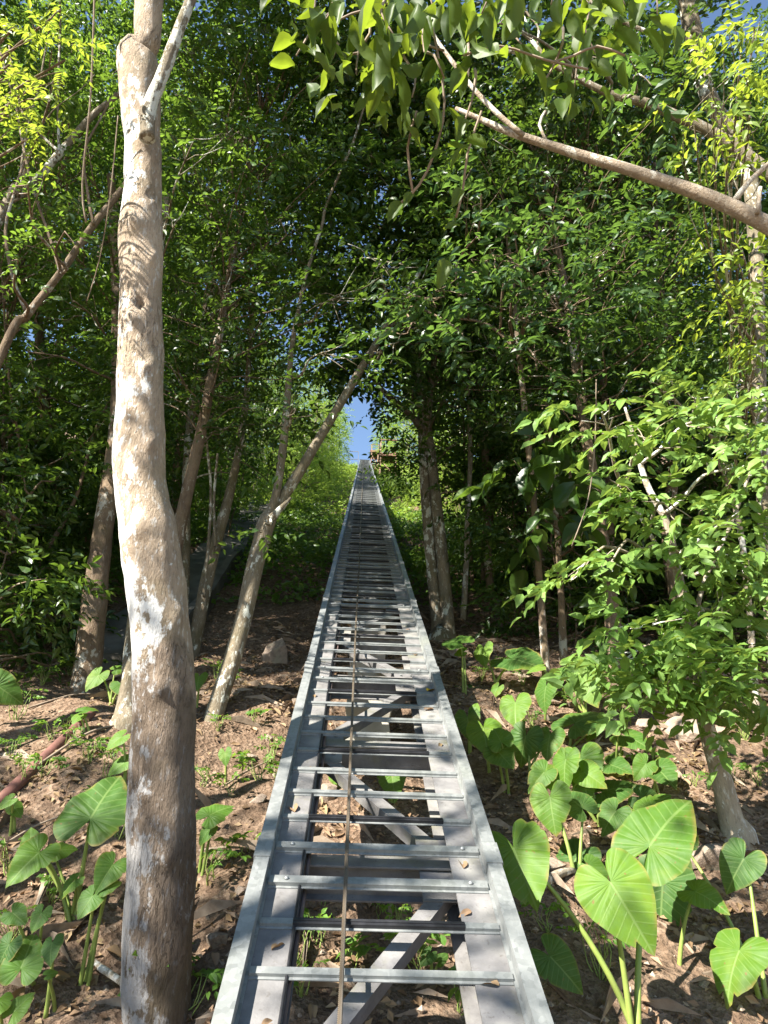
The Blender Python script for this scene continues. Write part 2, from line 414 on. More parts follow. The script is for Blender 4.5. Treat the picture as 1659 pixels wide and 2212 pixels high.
def unit(a): return a/(np.linalg.norm(a, axis=-1, keepdims=True)+1e-9)
def leaf_obj(name, Pp, D, Nn, L, Wr, tmpl, mat, parent=None, smooth=False):
    tv, tf = tmpl; n = len(Pp)
    D = unit(D); Sx = unit(np.cross(D, Nn)); Nn = np.cross(Sx, D)
    L = np.asarray(L)*np.ones(n); Wr = np.asarray(Wr)*np.ones(n)
    co_ = (Pp[:, None, :] + Sx[:, None, :]*(tv[None, :, 0]*(L*Wr)[:, None])[..., None]
           + D[:, None, :]*(tv[None, :, 1]*L[:, None])[..., None] + Nn[:, None, :]*(tv[None, :, 2]*L[:, None])[..., None]).reshape(-1, 3)
    k = len(tv); sizes = np.array([len(q) for q in tf]); flat = np.concatenate([np.array(q) for q in tf])
    loops = (flat[None, :] + (np.arange(n)*k)[:, None]).ravel().astype(np.int32)
    ls = np.tile(sizes, n); st = np.concatenate([[0], np.cumsum(ls)[:-1]]).astype(np.int32)
    me = bpy.data.meshes.new(name)
    me.vertices.add(len(co_)); me.vertices.foreach_set('co', co_.astype(np.float32).ravel())
    me.loops.add(len(loops)); me.loops.foreach_set('vertex_index', loops)
    me.polygons.add(len(ls)); me.polygons.foreach_set('loop_start', st); me.polygons.foreach_set('loop_total', ls.astype(np.int32))
    me.polygons.foreach_set('use_smooth', np.full(len(ls), smooth))
    me.update(calc_edges=True); me.validate(); me.materials.append(mat)
    o = bpy.data.objects.new(name, me); COL.objects.link(o)
    if parent: o.parent = parent
    return o

def sprays(rg, C, out, n_leaf=9, length=.5, L=.1, droop=.35, spread=.9, up=.75, jit=.35, face=None):
    """leaf positions, directions, normals along many twigs: C twig roots, out twig directions"""
    n = len(C); out = unit(out)
    t = (np.arange(n_leaf)+.6)/n_leaf
    ln = length*rg.uniform(.6, 1.3, n)
    pos = C[:, None, :] + out[:, None, :]*(t[None, :]*ln[:, None])[..., None]
    pos[..., 2] -= droop*(t[None, :]**2)*ln[:, None]
    nn = np.tile(np.array([0, 0, 1.0]) if face is None else np.array([0, 0, 1.0])+face, (n, 1)) + rg.normal(0, .4, (n, 3))
    nn = unit(nn - out*np.sum(nn*out, 1, keepdims=True)); sd = np.cross(out, nn)
    sg = np.where(np.arange(n_leaf) % 2 == 0, 1, -1)[None, :, None]
    last = (np.arange(n_leaf) == n_leaf-1)[None, :, None]
    D = out[:, None, :]*(.55+last*.8) + sd[:, None, :]*sg*spread*np.where(last, .1, 1) + rg.normal(0, jit*.6, (n, n_leaf, 3))
    D[..., 2] -= droop*.7
    Nn = nn[:, None, :]*up + rg.normal(0, jit, (n, n_leaf, 3))
    Ls = L*rg.uniform(.65, 1.25, (n, n_leaf))
    return pos.reshape(-1, 3), D.reshape(-1, 3), Nn.reshape(-1, 3), Ls.ravel()

def sphere_dirs(rg, n):
    return unit(rg.normal(0, 1, (n, 3)))

def crown_data(rg, blobs, per, **kw):
    Cs, Os = [], []
    for (c, r) in blobs:
        k = max(3, int(per*rg.uniform(.7, 1.3)))
        d = sphere_dirs(rg, k); d[:, 2] = d[:, 2]*.8+.1
        rr = np.array(r)*np.ones(3)
        Cs.append(np.array(c)+d*rr*(rg.uniform(.25, 1, (k, 1))**.6)); o = d+rg.normal(0, .5, (k, 3)); o[:, 2] *= .5; Os.append(o)
    return sprays(rg, np.concatenate(Cs), np.concatenate(Os), **kw)

# ================================================================== THE SETTING
def axis_lines(segs):
    out = [segs[0][0]]
    for a, b, st in segs:
        k = max(1, int(round((b-a)/st))); out += [a+(b-a)*(i+1)/k for i in range(k)]
    return np.array(out)
gxs = axis_lines([(-260, -60, 25), (-60, -20, 3), (-20, -7, .6), (-7, -4.2, .15), (-4.2, 4.2, .05), (4.2, 7, .15), (7, 20, .6), (20, 60, 3), (60, 260, 25)])
gys = axis_lines([(-60, -6, 6), (-6, 1.5, .5), (1.5, 11, .05), (11, 18, .12), (18, 50, .5), (50, 90, 1), (90, 400, 20)])
GX, GY = np.meshgrid(gxs, gys); GZ = gz(GX, GY)
near = np.clip((14-GY)/6, 0, 1)*np.clip((6.5-np.abs(GX))/2, 0, 1)
GZ = GZ + near*(.022*fbm(GX*7, GY*7, 0, 21, 3) + .012*np.abs(vnoise(GX*17, GY*17, 0, 31)))
nxx, nyy = len(gxs), len(gys)
idx = np.arange(nxx*nyy).reshape(nyy, nxx)
gm = bpy.data.meshes.new('hillside')
gm.from_pydata(np.stack([GX, GY, GZ], -1).reshape(-1, 3).tolist(), [], np.stack([idx[:-1, :-1], idx[:-1, 1:], idx[1:, 1:], idx[1:, :-1]], -1).reshape(-1, 4).tolist())
gm.polygons.foreach_set('use_smooth', np.ones(len(gm.polygons), bool)); gm.materials.append(M['ground'])
go = bpy.data.objects.new('hillside', gm); COL.objects.link(go)
tag(go, 'steep brown soil hillside under the track and trees', kind='structure')

# old concrete path going up the slope left of the track
mb = MB(); ys = np.arange(8.6, 27, .35); prev = None
for k in range(len(ys)-1):
    def pt(xo, y, up): 
        xx = -2.35-(y-9)*.055+xo; return (xx, y, float(gz(-2.6-(y-9)*.055, y))+up)
    a, b = ys[k], ys[k+1]-.002
    mb.box8([pt(-1.0, a, -.3), pt(0, a, -.3), pt(0, b, -.3), pt(-1.0, b, -.3), pt(-1.0, a, .16), pt(0, a, .16), pt(0, b, .16), pt(-1.0, b, .16)])
    mb.box8([pt(.003, a, -.4), pt(.13, a, -.4), pt(.13, b, -.4), pt(.003, b, -.4), pt(.003, a, .34), pt(.13, a, .34), pt(.13, b, .34), pt(.003, b, .34)])
tag(mb.build('path', M['concrete_old']), 'old grey concrete path with a low kerb climbing left of the track', kind='structure')

# ================================================================== TRACK
track = empty('inclined_lift_track', O+T*2, 'long galvanised steel lift track with rungs climbing the hill to the sky', 'track')
def tb(mbx, name, mat, parent=track, bevel=0, smooth=False):
    o = mbx.build(name, mat, None, smooth, bevel)
    o.parent = parent; o.matrix_parent_inverse = inv_of(parent); return o
def inv_of(p):
    m = Matrix.Translation(Vector(p.location)) if p.type == 'EMPTY' else Matrix.Identity(4)
    q = p.parent
    while q is not None:
        if q.type == 'EMPTY': m = Matrix.Translation(Vector(q.location)) @ m
        q = q.parent
    return m.inverted()
S_END = track_s(788, 994); S_END = min(max(S_END, 62), 84)
SPL0 = track_s(830, 1836); SEC = 2.64; RS = SEC/10
for sg in (-1, 1):
    mb = MB()
    def xr(a, b): return (min(sg*a, sg*b), max(sg*a, sg*b))
    mb.tbox(*xr(.487, .55), .4, S_END, -.004, 0)
    mb.tbox(*xr(.487, .492), .4, S_END, -.058, -.0043)
    mb.tbox(*xr(.475, .4915), .4, S_END, -.063, -.0583)
    mb.tbox(*xr(.544, .5497), .4, S_END, -.03, -.0043)
    tb(mb, 'side_rail', M['galv'])
    mb = MB()
    mb.tbox(*xr(.334, .486), .4, S_END-1, -.076, -.066)
    mb.tbox(*xr(.396, .404), .4, S_END-1, -.315, -.0763)
    mb.tbox(*xr(.334, .466), .4, S_END-1, -.327, -.3153)
    tb(mb, 'support_beam', M['paint'])
    k = 0
    while SPL0+k*SEC < 40:
        mb = MB(); s0 = SPL0+k*SEC
        mb.tbox(*xr(.483, .556), s0-.08, s0+.08, .0003, .005)
        mb.tbox(*xr(.551, .557), s0-.08, s0+.08, -.05, 0)
        mb.tbox(*xr(.481, .4867), s0-.08, s0+.08, -.05, -.002)
        tb(mb, 'splice_plate', M['galv']); k += 1
mb = MB(); pts = [TP(-.322+.006*math.sin(s*2.1)+.004*math.sin(s*5), s, -.095+.008*math.sin(s*1.3)) for s in np.arange(.4, 45, .2)]
mb.tube(pts, [.010]*len(pts), 7); tb(mb, 'conduit', M['conduit'], smooth=True)
mb = MB(); pts = [TP(-.342+.003*math.sin(s*3.1), s, -.059) for s in np.arange(.4, 30, .2)]
mb.tube(pts, [.006]*len(pts), 6); tb(mb, 'conduit', M['rubber'], smooth=True)

# rungs: one profile mesh, placed again and again
def rung_mesh(wide, mat):
    mb = MB(); w_ = .050 if wide else .034; h_ = .021 if wide else .0165
    mb.tbox(-.4745, .4745, -w_/2, w_/2, -.0625, -.066+h_)
    mb.tbox(-.474, .474, -w_/2-.013, -w_/2-.0003, -.0655, -.0618)
    return mb
def place_bar(mbx, name, mat, s, parent):
    o = mbx.build(name, mat); o.location = tuple(T*s); o.parent = parent; o.matrix_parent_inverse = inv_of(parent); return o
PAT = ['W', 'W', 'B', 'p', 'p', 'B', 'p', 'p', 'p', 'B']
s_first = SPL0-2*RS-RS*.5
proto = {}
far_mb = MB(); far_r = MB()
k0 = -3
count = 0
for k in range(k0, 400):
    s = SPL0 + (k-.62)*RS
    if s < .6: continue
    if s > S_END-.2: break
    kind = PAT[k % 10]
    if count < 100:
        key = 'W' if kind == 'W' else 'p'
        if key not in proto:
            proto[key] = o = place_bar(rung_mesh(key == 'W', None), 'rung', M['galv'], s, track)
        else:
            o = proto[key].copy(); COL.objects.link(o); o.location = tuple(T*s)
        if kind == 'B':
            if 'R' not in proto:
                mb = MB(); mb.tbox(-.345, .338, -.0175, .0175, -.0655, -.0465); mb.tbox(-.345, .338, -.003, .003, -.0464, -.043)
                q = mb.build('rubber_sleeve', M['rubber']); q.parent = o; proto['R'] = q
            else:
                q = proto['R'].copy(); COL.objects.link(q); q.parent = o
        if kind == 'W' and s < 12:
            for xb in (-.40, .40):
                if 'bolt' not in proto:
                    mb = MB(); c = TP(0, 0, -.0455); pts = [c+N*q for q in (0, .006, .010, .012)]
                    mb.tube(pts, [.011, .010, .006, .001], 10); q = mb.build('bolt', M['galv'], None, True); proto['bolt'] = q
                else:
                    q = proto['bolt'].copy(); COL.objects.link(q)
                q.parent = o; q.location = (xb, 0, 0)
        count += 1
    else:
        far_mb.tbox(-.4745, .4745, s-.016, s+.016, -.0655, -.051)
        if kind == 'B': far_r.tbox(-.345, .338, s-.0175, s+.0175, -.068, -.0475)
tag(tb(far_mb, 'rung', M['galv']), kind='stuff'); tag(tb(far_r, 'rubber_sleeve', M['rubber']), kind='stuff')

# cross beams, braces and gussets between the beams
BEAM0 = track_s(830, 1893, -.2)
j = -1
while BEAM0+j*1.32 < 40:
    s = BEAM0+j*1.32; j2 = j; j += 1
    if s < .5: continue
    mb = MB()
    mb.tbox(-.393, .393, s-.004, s+.004, -.295, -.1353)
    mb.tbox(-.393, .393, s-.045, s+.045, -.135, -.126)
    mb.tbox(-.393, .393, s-.045, s+.045, -.3045, -.2953)
    tb(mb, 'cross_beam', M['paint'])
for j2 in range(-2, 26):
    s = BEAM0+j2*1.32
    dirn = 1 if (j2 % 2) else -1
    a, b = TP(-.34*dirn, s+.10, -.19), TP(.34*dirn, s+1.22, -.19)
    if s < -.4: continue
    mb = MB(); mb.bar(a, b, .075, .07, N); tb(mb, 'brace', M['paint'])
    if j2 < 8:
        for (xx, ss) in ((.30*dirn, s+1.18), (-.30*dirn, s+.14)):
            mb = MB(); mb.tbox(xx-.10, xx+.10, ss-.11, ss+.11, -.1545, -.147)
            g = tb(mb, 'gusset_plate', M['paint'])
            if j2 < 3:
                for dx in (-.045, .045):
                    bb = MB(); c = TP(xx+dx, ss, -.147); bb.tube([c, c+N*.010, c+N*.0105], [.013, .013, .001], 6)
                    q = bb.build('bolt', M['galv']); q.parent = g
mb = MB(); mb.tbox(-.56, .56, S_END, S_END+.10, -.11, .06); tb(mb, 'end_stop', M['steel_dark'])

pts = [TP(-.147+.003*math.sin(s*.7), s, -.012-.012*math.sin(s*.45)**2) for s in np.arange(.3, S_END-1, .12)]
mb = MB(); mb.tube(pts, [.0085]*len(pts), 8)
cab = mb.build('haul_rope', M['cable'], None, True); tag(cab, 'twisted brown wire rope running up the middle of the track', 'cable')

# concrete piers under the track
for i, (s, hw) in enumerate([(track_s(790, 1512, -.6), .2), (track_s(790, 1395, -.6), .2), (14.2, .2), (20.5, .2), (27, .2), (34, .2), (42, .2), (50, .2)]):
    c = TP(0, s, -.32); mb = MB(); zt = c[2]-.02; zb = float(gz(c[0], c[1]))-.35
    nz = 9
    for q in range(nz):
        z0, z1 = zb+(zt-zb)*q/nz, zb+(zt-zb)*(q+1)/nz
        e0, e1 = .015*math.sin(q*2.3+i), .015*math.sin((q+1)*2.3+i)
        if q == 0: base = len(mb.v); mb.v += [(c[0]+a*(hw+e0), c[1]+b*(hw+e0), z0) for a, b in ((-1, -1), (1, -1), (1, 1), (-1, 1))]
        mb.v += [(c[0]+a*(hw+e1), c[1]+b*(hw+e1), z1) for a, b in ((-1, -1), (1, -1), (1, 1), (-1, 1))]
        for k in range(4): mb.f.append((base+q*4+k, base+q*4+(k+1) % 4, base+q*4+4+(k+1) % 4, base+q*4+4+k))
    mb.f.append(tuple(base+nz*4+k for k in range(4)))
    o = mb.build('concrete_pier', M['concrete'], None, False, .012)
    tag(o, ['pale stained concrete pier under the track, nearest to the camera', 'pale concrete pier under the track just above the nearest one',
            'weathered concrete pier in the shaded middle of the track'][min(i, 2)] if i < 3 else 'weathered concrete pier under the upper part of the track', 'pier', 'concrete piers carrying the track')

# yellow leaf lying on the right beam
p = TP(.43, track_s(924, 1493, -.06), -.058)
lo = leaf_obj('fallen_leaf', np.array([p]), np.array([TP(.47, 1, 0)-TP(.40, .92, 0)]), np.array([N*.7+sv*.6]), [.085], [.7], T_BIG, M['yellow_leaf'], None, True)
tag(lo, 'bright yellow fallen leaf lying on the right side of the track', 'leaf')

rgf = np.random.default_rng(9)
for i, (x, s_) in enumerate([(.42, 2.35), (-.40, 2.15), (.39, 3.05), (-.42, 3.5), (.43, 4.4), (-.39, 4.0), (.40, 6.3), (-.43, 5.2), (.41, 7.2), (.38, 2.75), (-.41, 2.5), (.44, 5.0)]):
    d0 = TP(rgf.normal(), rgf.normal(), 0)-TP(0, 0, 0); q = leaf_obj('fallen_leaf', np.array([TP(x, s_, -.062)]), np.array([d0]), np.array([N+rgf.normal(0, .2, 3)]), [rgf.uniform(.05, .10)], [.5], T_BIG, M['dead'], None, True)
    tag(q, 'small dry brown leaf lying on the %s support beam of the track' % ('right' if x > 0 else 'left'), 'leaf', 'dry leaves on the %s beam' % ('right' if x > 0 else 'left'))

# ================================================================== STATION PLATFORMS at the top
def platform(Y, pxl, pxr, ytop, ydeck, depth, label, railmid):
    a, b = PF(pxl, ydeck, Y), PF(pxr, ydeck, Y); x0, x1 = a[0], b[0]; zd = a[2]; zt = PF(pxl, ytop, Y)[2]
    zg = min(float(gz(x0, Y)), float(gz(x1, Y)))-.3
    root = empty('timber_platform', (x0, Y, zg), label, 'platform'); inv = Matrix.Translation((x0, Y, zg)).inverted()
    def pb(mbx, name, mat):
        o = mbx.build(name, mat, None, False, .006); o.parent = root; o.matrix_parent_inverse = inv
    t = .085
    for xx in (x0, x1):
        for yy in (Y, Y+depth):
            mb = MB(); mb.box(xx-t/2, xx+t/2, yy-t/2, yy+t/2, zg, zt if (yy > Y or xx == x0 or railmid) else zd); pb(mb, 'post', M['wood_pale'] if yy == Y else M['wood'])
    mb = MB(); mb.box(x0-.16, x1+.14, Y-t/2-.05, Y-t/2-.003, zd-.09, zd+.09); pb(mb, 'deck_beam', M['wood'])
    mb = MB()
    n = int(depth/.15)
    for k in range(n): mb.box(x0-.12, x1+.12, Y-.05+k*.15, Y+.09+k*.15, zd+.091, zd+.12)
    pb(mb, 'deck', M['wood'])
    mb = MB(); mb.box(x0-.10, x1+.1, Y-t/2-.02, Y+t/2, zt+.002, zt+.055); pb(mb, 'handrail', M['wood'])
    mb = MB(); mb.box(x0-t/2-.03, x0-t/2-.003, Y, Y+depth, zt-.1, zt); pb(mb, 'handrail', M['wood'])
    h = zd-zg
    mb = MB(); mb.bar((x0+.05, Y-.09, zd-.5), (x1+.1, Y-.09, zg+h*.35), .05, .15, (0, 1, 0)); pb(mb, 'brace', M['wood_pale'])
    mb = MB(); mb.bar((x0+.1, Y-.15, zg+h*.05+.3), (x1+.5, Y-.15, zg+h*.5+.2), .05, .15, (0, 1, 0)); pb(mb, 'brace', M['wood_pale'])
    mb = MB()
    for k in range(7): mb.box(x0+.06, x1-.06, Y+depth-.04, Y+depth-.01, zd-.25-k*.24, zd-.08-k*.24)
    pb(mb, 'back_boards', M['wood_dark'])
platform(41, 822, 856, 951, 982, 1.6, 'near red brown timber platform with cross braces on the right of the upper track', False)
platform(58, 803, 817, 961, 975, 2.0, 'smaller far timber platform close to the top of the track', True)
root = empty('guard_rail', TP(-1.15, S_END-2, .2), 'small dark metal guard rail left of the track top', 'railing')
for (a, b) in (((-1.7, -1), (-.62, -1)),):
    mb = MB(); zz = .95
    for xx in (-1.7, -.7):
        p = TP(xx, S_END-2, 0); mb.box(p[0]-.03, p[0]+.03, p[1]-.03, p[1]+.03, p[2]-1.2, p[2]+zz)
    p = TP(-1.7, S_END-2, 0); q = TP(-.7, S_END-2, 0); mb.bar(p+[0, 0, zz+.03], q+[0, 0, zz+.03], .06, .06); mb.bar(p+[0, 0, .1], q+[0, 0, .1], .05, .05)
    o = mb.build('rail_frame', M['steel_dark']); o.parent = root; o.matrix_parent_inverse = Matrix.Translation(root.location).inverted()

# rusty pipe low on the left
a, b = PG(-60, 1790, .05), PG(196, 1542, .03)
mb = MB(); L_ = np.linspace(0, 1, 16); mb.tube([a*(1-t)+b*t for t in L_], [.048]*16, 16)
tag(mb.build('metal_pipe', M['rust'], None, True), 'rusty brown steel pipe lying on the slope left of the big tree', 'pipe')
# ================================================================== ELEPHANT EARS
def taro_blade(attach, tip, nrm, seed, wr=1.0):
    """heart shaped blade: attach = where the stalk joins, tip = 3-D tip"""
    rg = random.Random(seed)
    d = tip-attach; L = np.linalg.norm(d); d = d/L; n = nrm-d*(nrm@d); n /= np.linalg.norm(n); sx = np.cross(d, n)
    half = np.array([(0, 1.0), (.10, .90), (.21, .78), (.32, .64), (.42, .48), (.50, .30), (.545, .12), (.55, -.06), (.51, -.22), (.44, -.34), (.34, -.42), (.24, -.44), (.15, -.39), (.085, -.28), (.03, -.12), (.004, -.02)])
    hp, _ = spline(np.c_[half, np.zeros(len(half))], np.zeros(len(half)), .045); hp = hp[:, :2]
    nr = 8; ph = rg.uniform(0, 6); cup = rg.uniform(-.05, .28); drp = rg.uniform(.10, .36); wav = rg.uniform(.012, .034); asym = rg.uniform(.93, 1.07)
    V, UV, Fc = [np.zeros(3)], [(0, 0)], []
    out = [(-x*asym, y) for x, y in hp[::-1][:-1]]+[(x, y) for x, y in hp]; out = out[::-1]; m = len(out)
    nick = np.ones(m)
    for _ in range(rg.randint(1, 4)):
        k = rg.randint(4, m-5); nick[k] = rg.uniform(.84, .94); nick[k+1] = .5+.5*nick[k]
    for i in range(1, nr+1):
        q = i/nr
        for k, (ox, oy) in enumerate(out):
            nk = 1-(1-nick[k])*max(0, q-.5)*2; lx, ly = ox*q*wr*nk, oy*q*nk; ax_ = abs(lx); ym = ly-.55*ax_
            if ym > 0: c = ym
            else: c = -(math.degrees(math.atan2(ax_, ly))-61)/119*.9
            rip = -.013*math.cos((c+2)*7*2*math.pi)*min(1, ax_/.2)*(1.1-.5*q)
            edge = wav*math.sin(k*.55+ph)*max(0, q-.5)*2
            z = ax_*cup - drp*max(ly, 0)**2 - .5*drp*min(ly, 0)**2 - .25*ax_*ax_ + rip + edge
            V.append(np.array([lx, ly, z])); UV.append((c, ax_ if ly > 0 else .5))
    for k in range(m-1): Fc.append((0, 1+k, 1+k+1))
    for i in range(nr-1):
        for k in range(m-1):
            b = 1+i*m+k; Fc.append((b, b+m, b+m+1, b+1))
    W = [attach+(sx*v[0]+d*v[1]+n*v[2])*L for v in V]
    me = bpy.data.meshes.new('leaf'); me.from_pydata([tuple(p) for p in W], [], Fc)
    ul = me.uv_layers.new(name='UVMap'); u2 = me.uv_layers.new(name='Rim'); RQ = [0]+[i/nr for i in range(1, nr+1) for _ in range(m)]
    for lp in me.loops: u2.data[lp.index].uv = (RQ[lp.vertex_index], 0)
    ul = me.uv_layers['UVMap']
    for lp in me.loops: ul.data[lp.index].uv = UV[lp.vertex_index]
    me.polygons.foreach_set('use_smooth', np.ones(len(me.polygons), bool)); me.materials.append(M['taro'])
    o = bpy.data.objects.new('leaf', me); COL.objects.link(o); return o, L
taro_seed = [100]
def taro(base_px, leaves, label, base_d=None, group='elephant ear plants', name='elephant_ear_plant'):
    """leaves: (attach px, attach py, tip px, tip py, dd) dd = depth offset from the plant's base"""
    bp = PG(*base_px) if base_d is None else P(base_px[0], base_px[1], base_d)
    if base_d is not None: bp = np.array([bp[0], bp[1], float(gz(bp[0], bp[1]))])
    bd = bp@CF; root = empty(name, bp, label, 'plant', group); inv = Matrix.Translation(Vector(bp)).inverted()
    for lf in leaves:
        ax, ay, tx, ty = lf[:4]; dd = lf[4] if len(lf) > 4 else 0
        taro_seed[0] += 1; rg = random.Random(taro_seed[0])
        at = P(ax, ay, bd+dd+rg.uniform(-.06, .06)); tc = -at/np.linalg.norm(at)
        nb = lf[5] if len(lf) > 5 else None
        n = tc*.62+sv*.45+np.array([0, 0, .25])+np.array([rg.gauss(0, .16) for _ in range(3)])
        if nb is not None: n = tc*nb[0]+sv*nb[1]+np.array([0, 0, nb[2]])
        n /= np.linalg.norm(n)
        v = ray(tx, ty); tp = v*((at@n)/(v@n))
        L = np.linalg.norm(tp-at)
        tp = at+(tp-at)*1.2; L *= 1.2
        if L > .8: tp = at+(tp-at)*(.8/L)
        o, L = taro_blade(at, tp, n, taro_seed[0], rg.uniform(.9, 1.08)); o.parent = root; o.matrix_parent_inverse = inv
        d = (tp-at)/L
        b0 = bp+np.array([rg.uniform(-.03, .03), rg.uniform(-.03, .03), -.04]); dv = at-b0
        c1 = b0+dv*np.array([.22, .22, .55]); c2 = at-d*(.16*L)-n*(.18*L)
        pts = [(1-t)**3*b0+3*(1-t)**2*t*c1+3*(1-t)*t*t*c2+t**3*(at-n*.004) for t in np.linspace(0, 1, 16)]
        r0 = .010+.022*min(L, .55)
        mb = MB(); mb.tube(pts, [r0*(1-.66*t) for t in np.linspace(0, 1, 16)], 8)
        q = mb.build('stem', M['stalk'], None, True); q.parent = root; q.matrix_parent_inverse = inv
    return root
FLAT = (.35, .35, .6)
taro((1372, 2250), [(1319, 1906, 1392, 2022, .05, (.75, .35, .2)), (1109, 1831, 1148, 1934, .35, (.5, .5, .3)), (1404, 1827, 1472, 1722, .45, (.62, .4, .25))],
     'biggest elephant ear plant, broad glossy leaves beside the lower right rail', 3.35)
taro((1640, 2150), [(1607, 1855, 1572, 1912, .3, (.8, .3, .2)), (1597, 2053, 1560, 2138, -.1), (1474, 1816, 1462, 1770, .7)],
     'elephant ear plant at the right edge of the picture, scalloped bright leaf on top')
taro((1479, 2094), [(1502, 1926, 1560, 1950, .1, FLAT)], 'single small arrow leaf on a thin upright stalk right of the biggest elephant ear')
taro((1150, 2150), [(1188, 2066, 1248, 2128, 0)], 'low dark elephant ear leaf close to the lower right rail')
taro((1453, 1964), [(1432, 1905, 1424, 2012, .0, (.8, .25, .1)), (1447, 1850, 1480, 1900, .1)], 'dark drooping elephant ear behind the biggest plant')
taro((1247, 1890), [(1247, 1850, 1205, 1915, .1), (1188, 1722, 1196, 1788, .25), (1256, 1745, 1218, 1708, .3), (1270, 1870, 1310, 1905, .05)],
     'cluster of three stacked elephant ear leaves directly behind the big left leaf')
taro((1300, 1790), [(1302, 1710, 1368, 1690, .1, FLAT), (1252, 1640, 1262, 1706, .2), (1200, 1680, 1168, 1650, .2), (1384, 1722, 1430, 1738, .0)],
     'elephant ear plant with crinkled grey green leaf in the middle of the patch')
taro((1145, 1680), [(1136, 1590, 1122, 1645, .05), (1188, 1588, 1178, 1626, .05)], 'pair of heart shaped glossy leaves beside each other in the patch')
taro((1092, 1713), [(1082, 1602, 1066, 1572, .05), (1074, 1622, 1102, 1650, 0)], 'elephant ear on two thin stalks near the right rail')
taro((1056, 1668), [(1044, 1572, 1052, 1616, 0)], 'pale backlit elephant ear leaf right against the rail, middle of the track')
taro((1120, 1605), [(1113, 1518, 1112, 1560, 0)], 'upright bright heart shaped leaf above the patch')
taro((1228, 1624), [(1243, 1562, 1300, 1526, 0, FLAT), (1284, 1576, 1268, 1596, 0)], 'elephant ear with one long bright leaf pointing up and right')
taro((1330, 1660), [(1334, 1574, 1314, 1560, 0), (1352, 1590, 1398, 1606, 0, FLAT), (1318, 1652, 1358, 1664, -.1, FLAT), (1325, 1640, 1340, 1618, 0)],
     'elephant ear at the right end of the patch with curled yellowish leaf')
taro((1068, 1486), [(1108, 1424, 1166, 1436, .1, FLAT), (1044, 1402, 1042, 1428, .1), (1075, 1486, 1062, 1505, -.2), (1000, 1487, 1034, 1468, 0)],
     'shaded elephant ear, three leaves spread in a fan near the twin trunks')
taro((1004, 1500), [(992, 1388, 958, 1378, .1, FLAT), (1000, 1408, 982, 1412, .1)], 'elephant ear on a tall stalk right beside the twin trunks')
taro((1172, 1560), [(1180, 1482, 1168, 1524, 0)], 'dark single elephant ear leaf over the sunlit litter')
taro((1270, 1550), [(1262, 1462, 1280, 1508, .1), (1218, 1462, 1206, 1440, .1), (1232, 1436, 1270, 1424, .2), (1165, 1440, 1140, 1446, .2, FLAT)],
     'deeply shaded elephant ears under the leafy sapling')
taro((1016, 1625), [(1010, 1550, 1014, 1590, 0), (1024, 1536, 1030, 1520, 0)], 'small drooping leaf pair hiding beside the right rail')
taro((1215, 1770), [(1222, 1640, 1212, 1692, .05), (1176, 1668, 1146, 1700, 0), (1262, 1668, 1300, 1690, .05)], 'broad crowded elephant ear leaves in the thick of the patch', None)
taro((1360, 1850), [(1362, 1768, 1410, 1790, .05, FLAT), (1330, 1752, 1300, 1790, .1), (1402, 1745, 1440, 1716, .1)], 'dark elephant ear right behind the two biggest leaves', None)
taro((1420, 1720), [(1420, 1660, 1452, 1690, 0, FLAT), (1396, 1650, 1374, 1676, 0)], 'small elephant ear on open soil near the foot of the leaning sapling', None)
# left of the track
taro((150, 1992), [(196, 1768, 248, 1678, .05, (.6, .4, .3)), (118, 1838, 160, 1830, .1), (84, 1842, 22, 1898, 0), (162, 1902, 130, 1930, -.05), (66, 1822, 66, 1790, .1)],
     'bunch of tall elephant ears left of the big trunk')
taro((186, 2130), [(200, 1935, 172, 1976, 0), (244, 1868, 214, 1910, .1), (228, 1920, 258, 1905, .05)], 'elephant ear half hidden by the base of the big trunk')
taro((69, 2120), [(90, 1972, 70, 2008, 0), (28, 1972, 50, 1990, 0), (46, 2092, 70, 2022, -.1, (.7, .3, .2)), (20, 2040, -10, 2090, -.1)], 'low elephant ear with upright pointed leaf at the left edge')
taro((109, 2178), [(113, 2036, 104, 2072, 0), (104, 2106, 124, 2098, -.05)], 'thin stalked pair of small pointed leaves in front of the left bunch')
taro((20, 2290), [(30, 2186, 66, 2146, 0), (-5, 2160, -30, 2200, 0)], 'broad leaf cut by the lower left corner', 2.95)
taro((265, 1722), [(268, 1648, 236, 1668, 0), (262, 1592, 232, 1612, .1), (276, 1700, 282, 1745, -.1)], 'sunlit yellowish leaves tucked behind the left side of the big trunk')
taro((428, 1898), [(452, 1792, 428, 1818, -.02), (452, 1762, 496, 1734, .05)], 'elephant ear pair just right of the big trunk')
taro((482, 1690), [(486, 1626, 486, 1648, 0)], 'single tiny heart leaf on bare soil between trunk and track')
taro((238, 1524), [(214, 1458, 188, 1486, .05), (250, 1446, 270, 1440, .1), (262, 1478, 272, 1500, 0)], 'bluish green elephant ear in front of the shaded left trunk')
taro((-25, 1580), [(-8, 1480, 40, 1512, 0, (.9, .2, .1))], 'huge pale round leaf cut by the left edge')
taro((190, 1590), [(180, 1536, 208, 1528, 0, FLAT), (172, 1545, 158, 1556, 0, FLAT)], 'bright flat leaf near the rusty pipe')
taro((36, 1800), [(22, 1728, -4, 1744, 0), (30, 1742, 44, 1760, 0)], 'small arrow leaf beside the rusty pipe at the left edge')
taro((428, 1530), [(430, 1462, 424, 1482, 0)], 'small round leaf peeping out right of the big trunk')
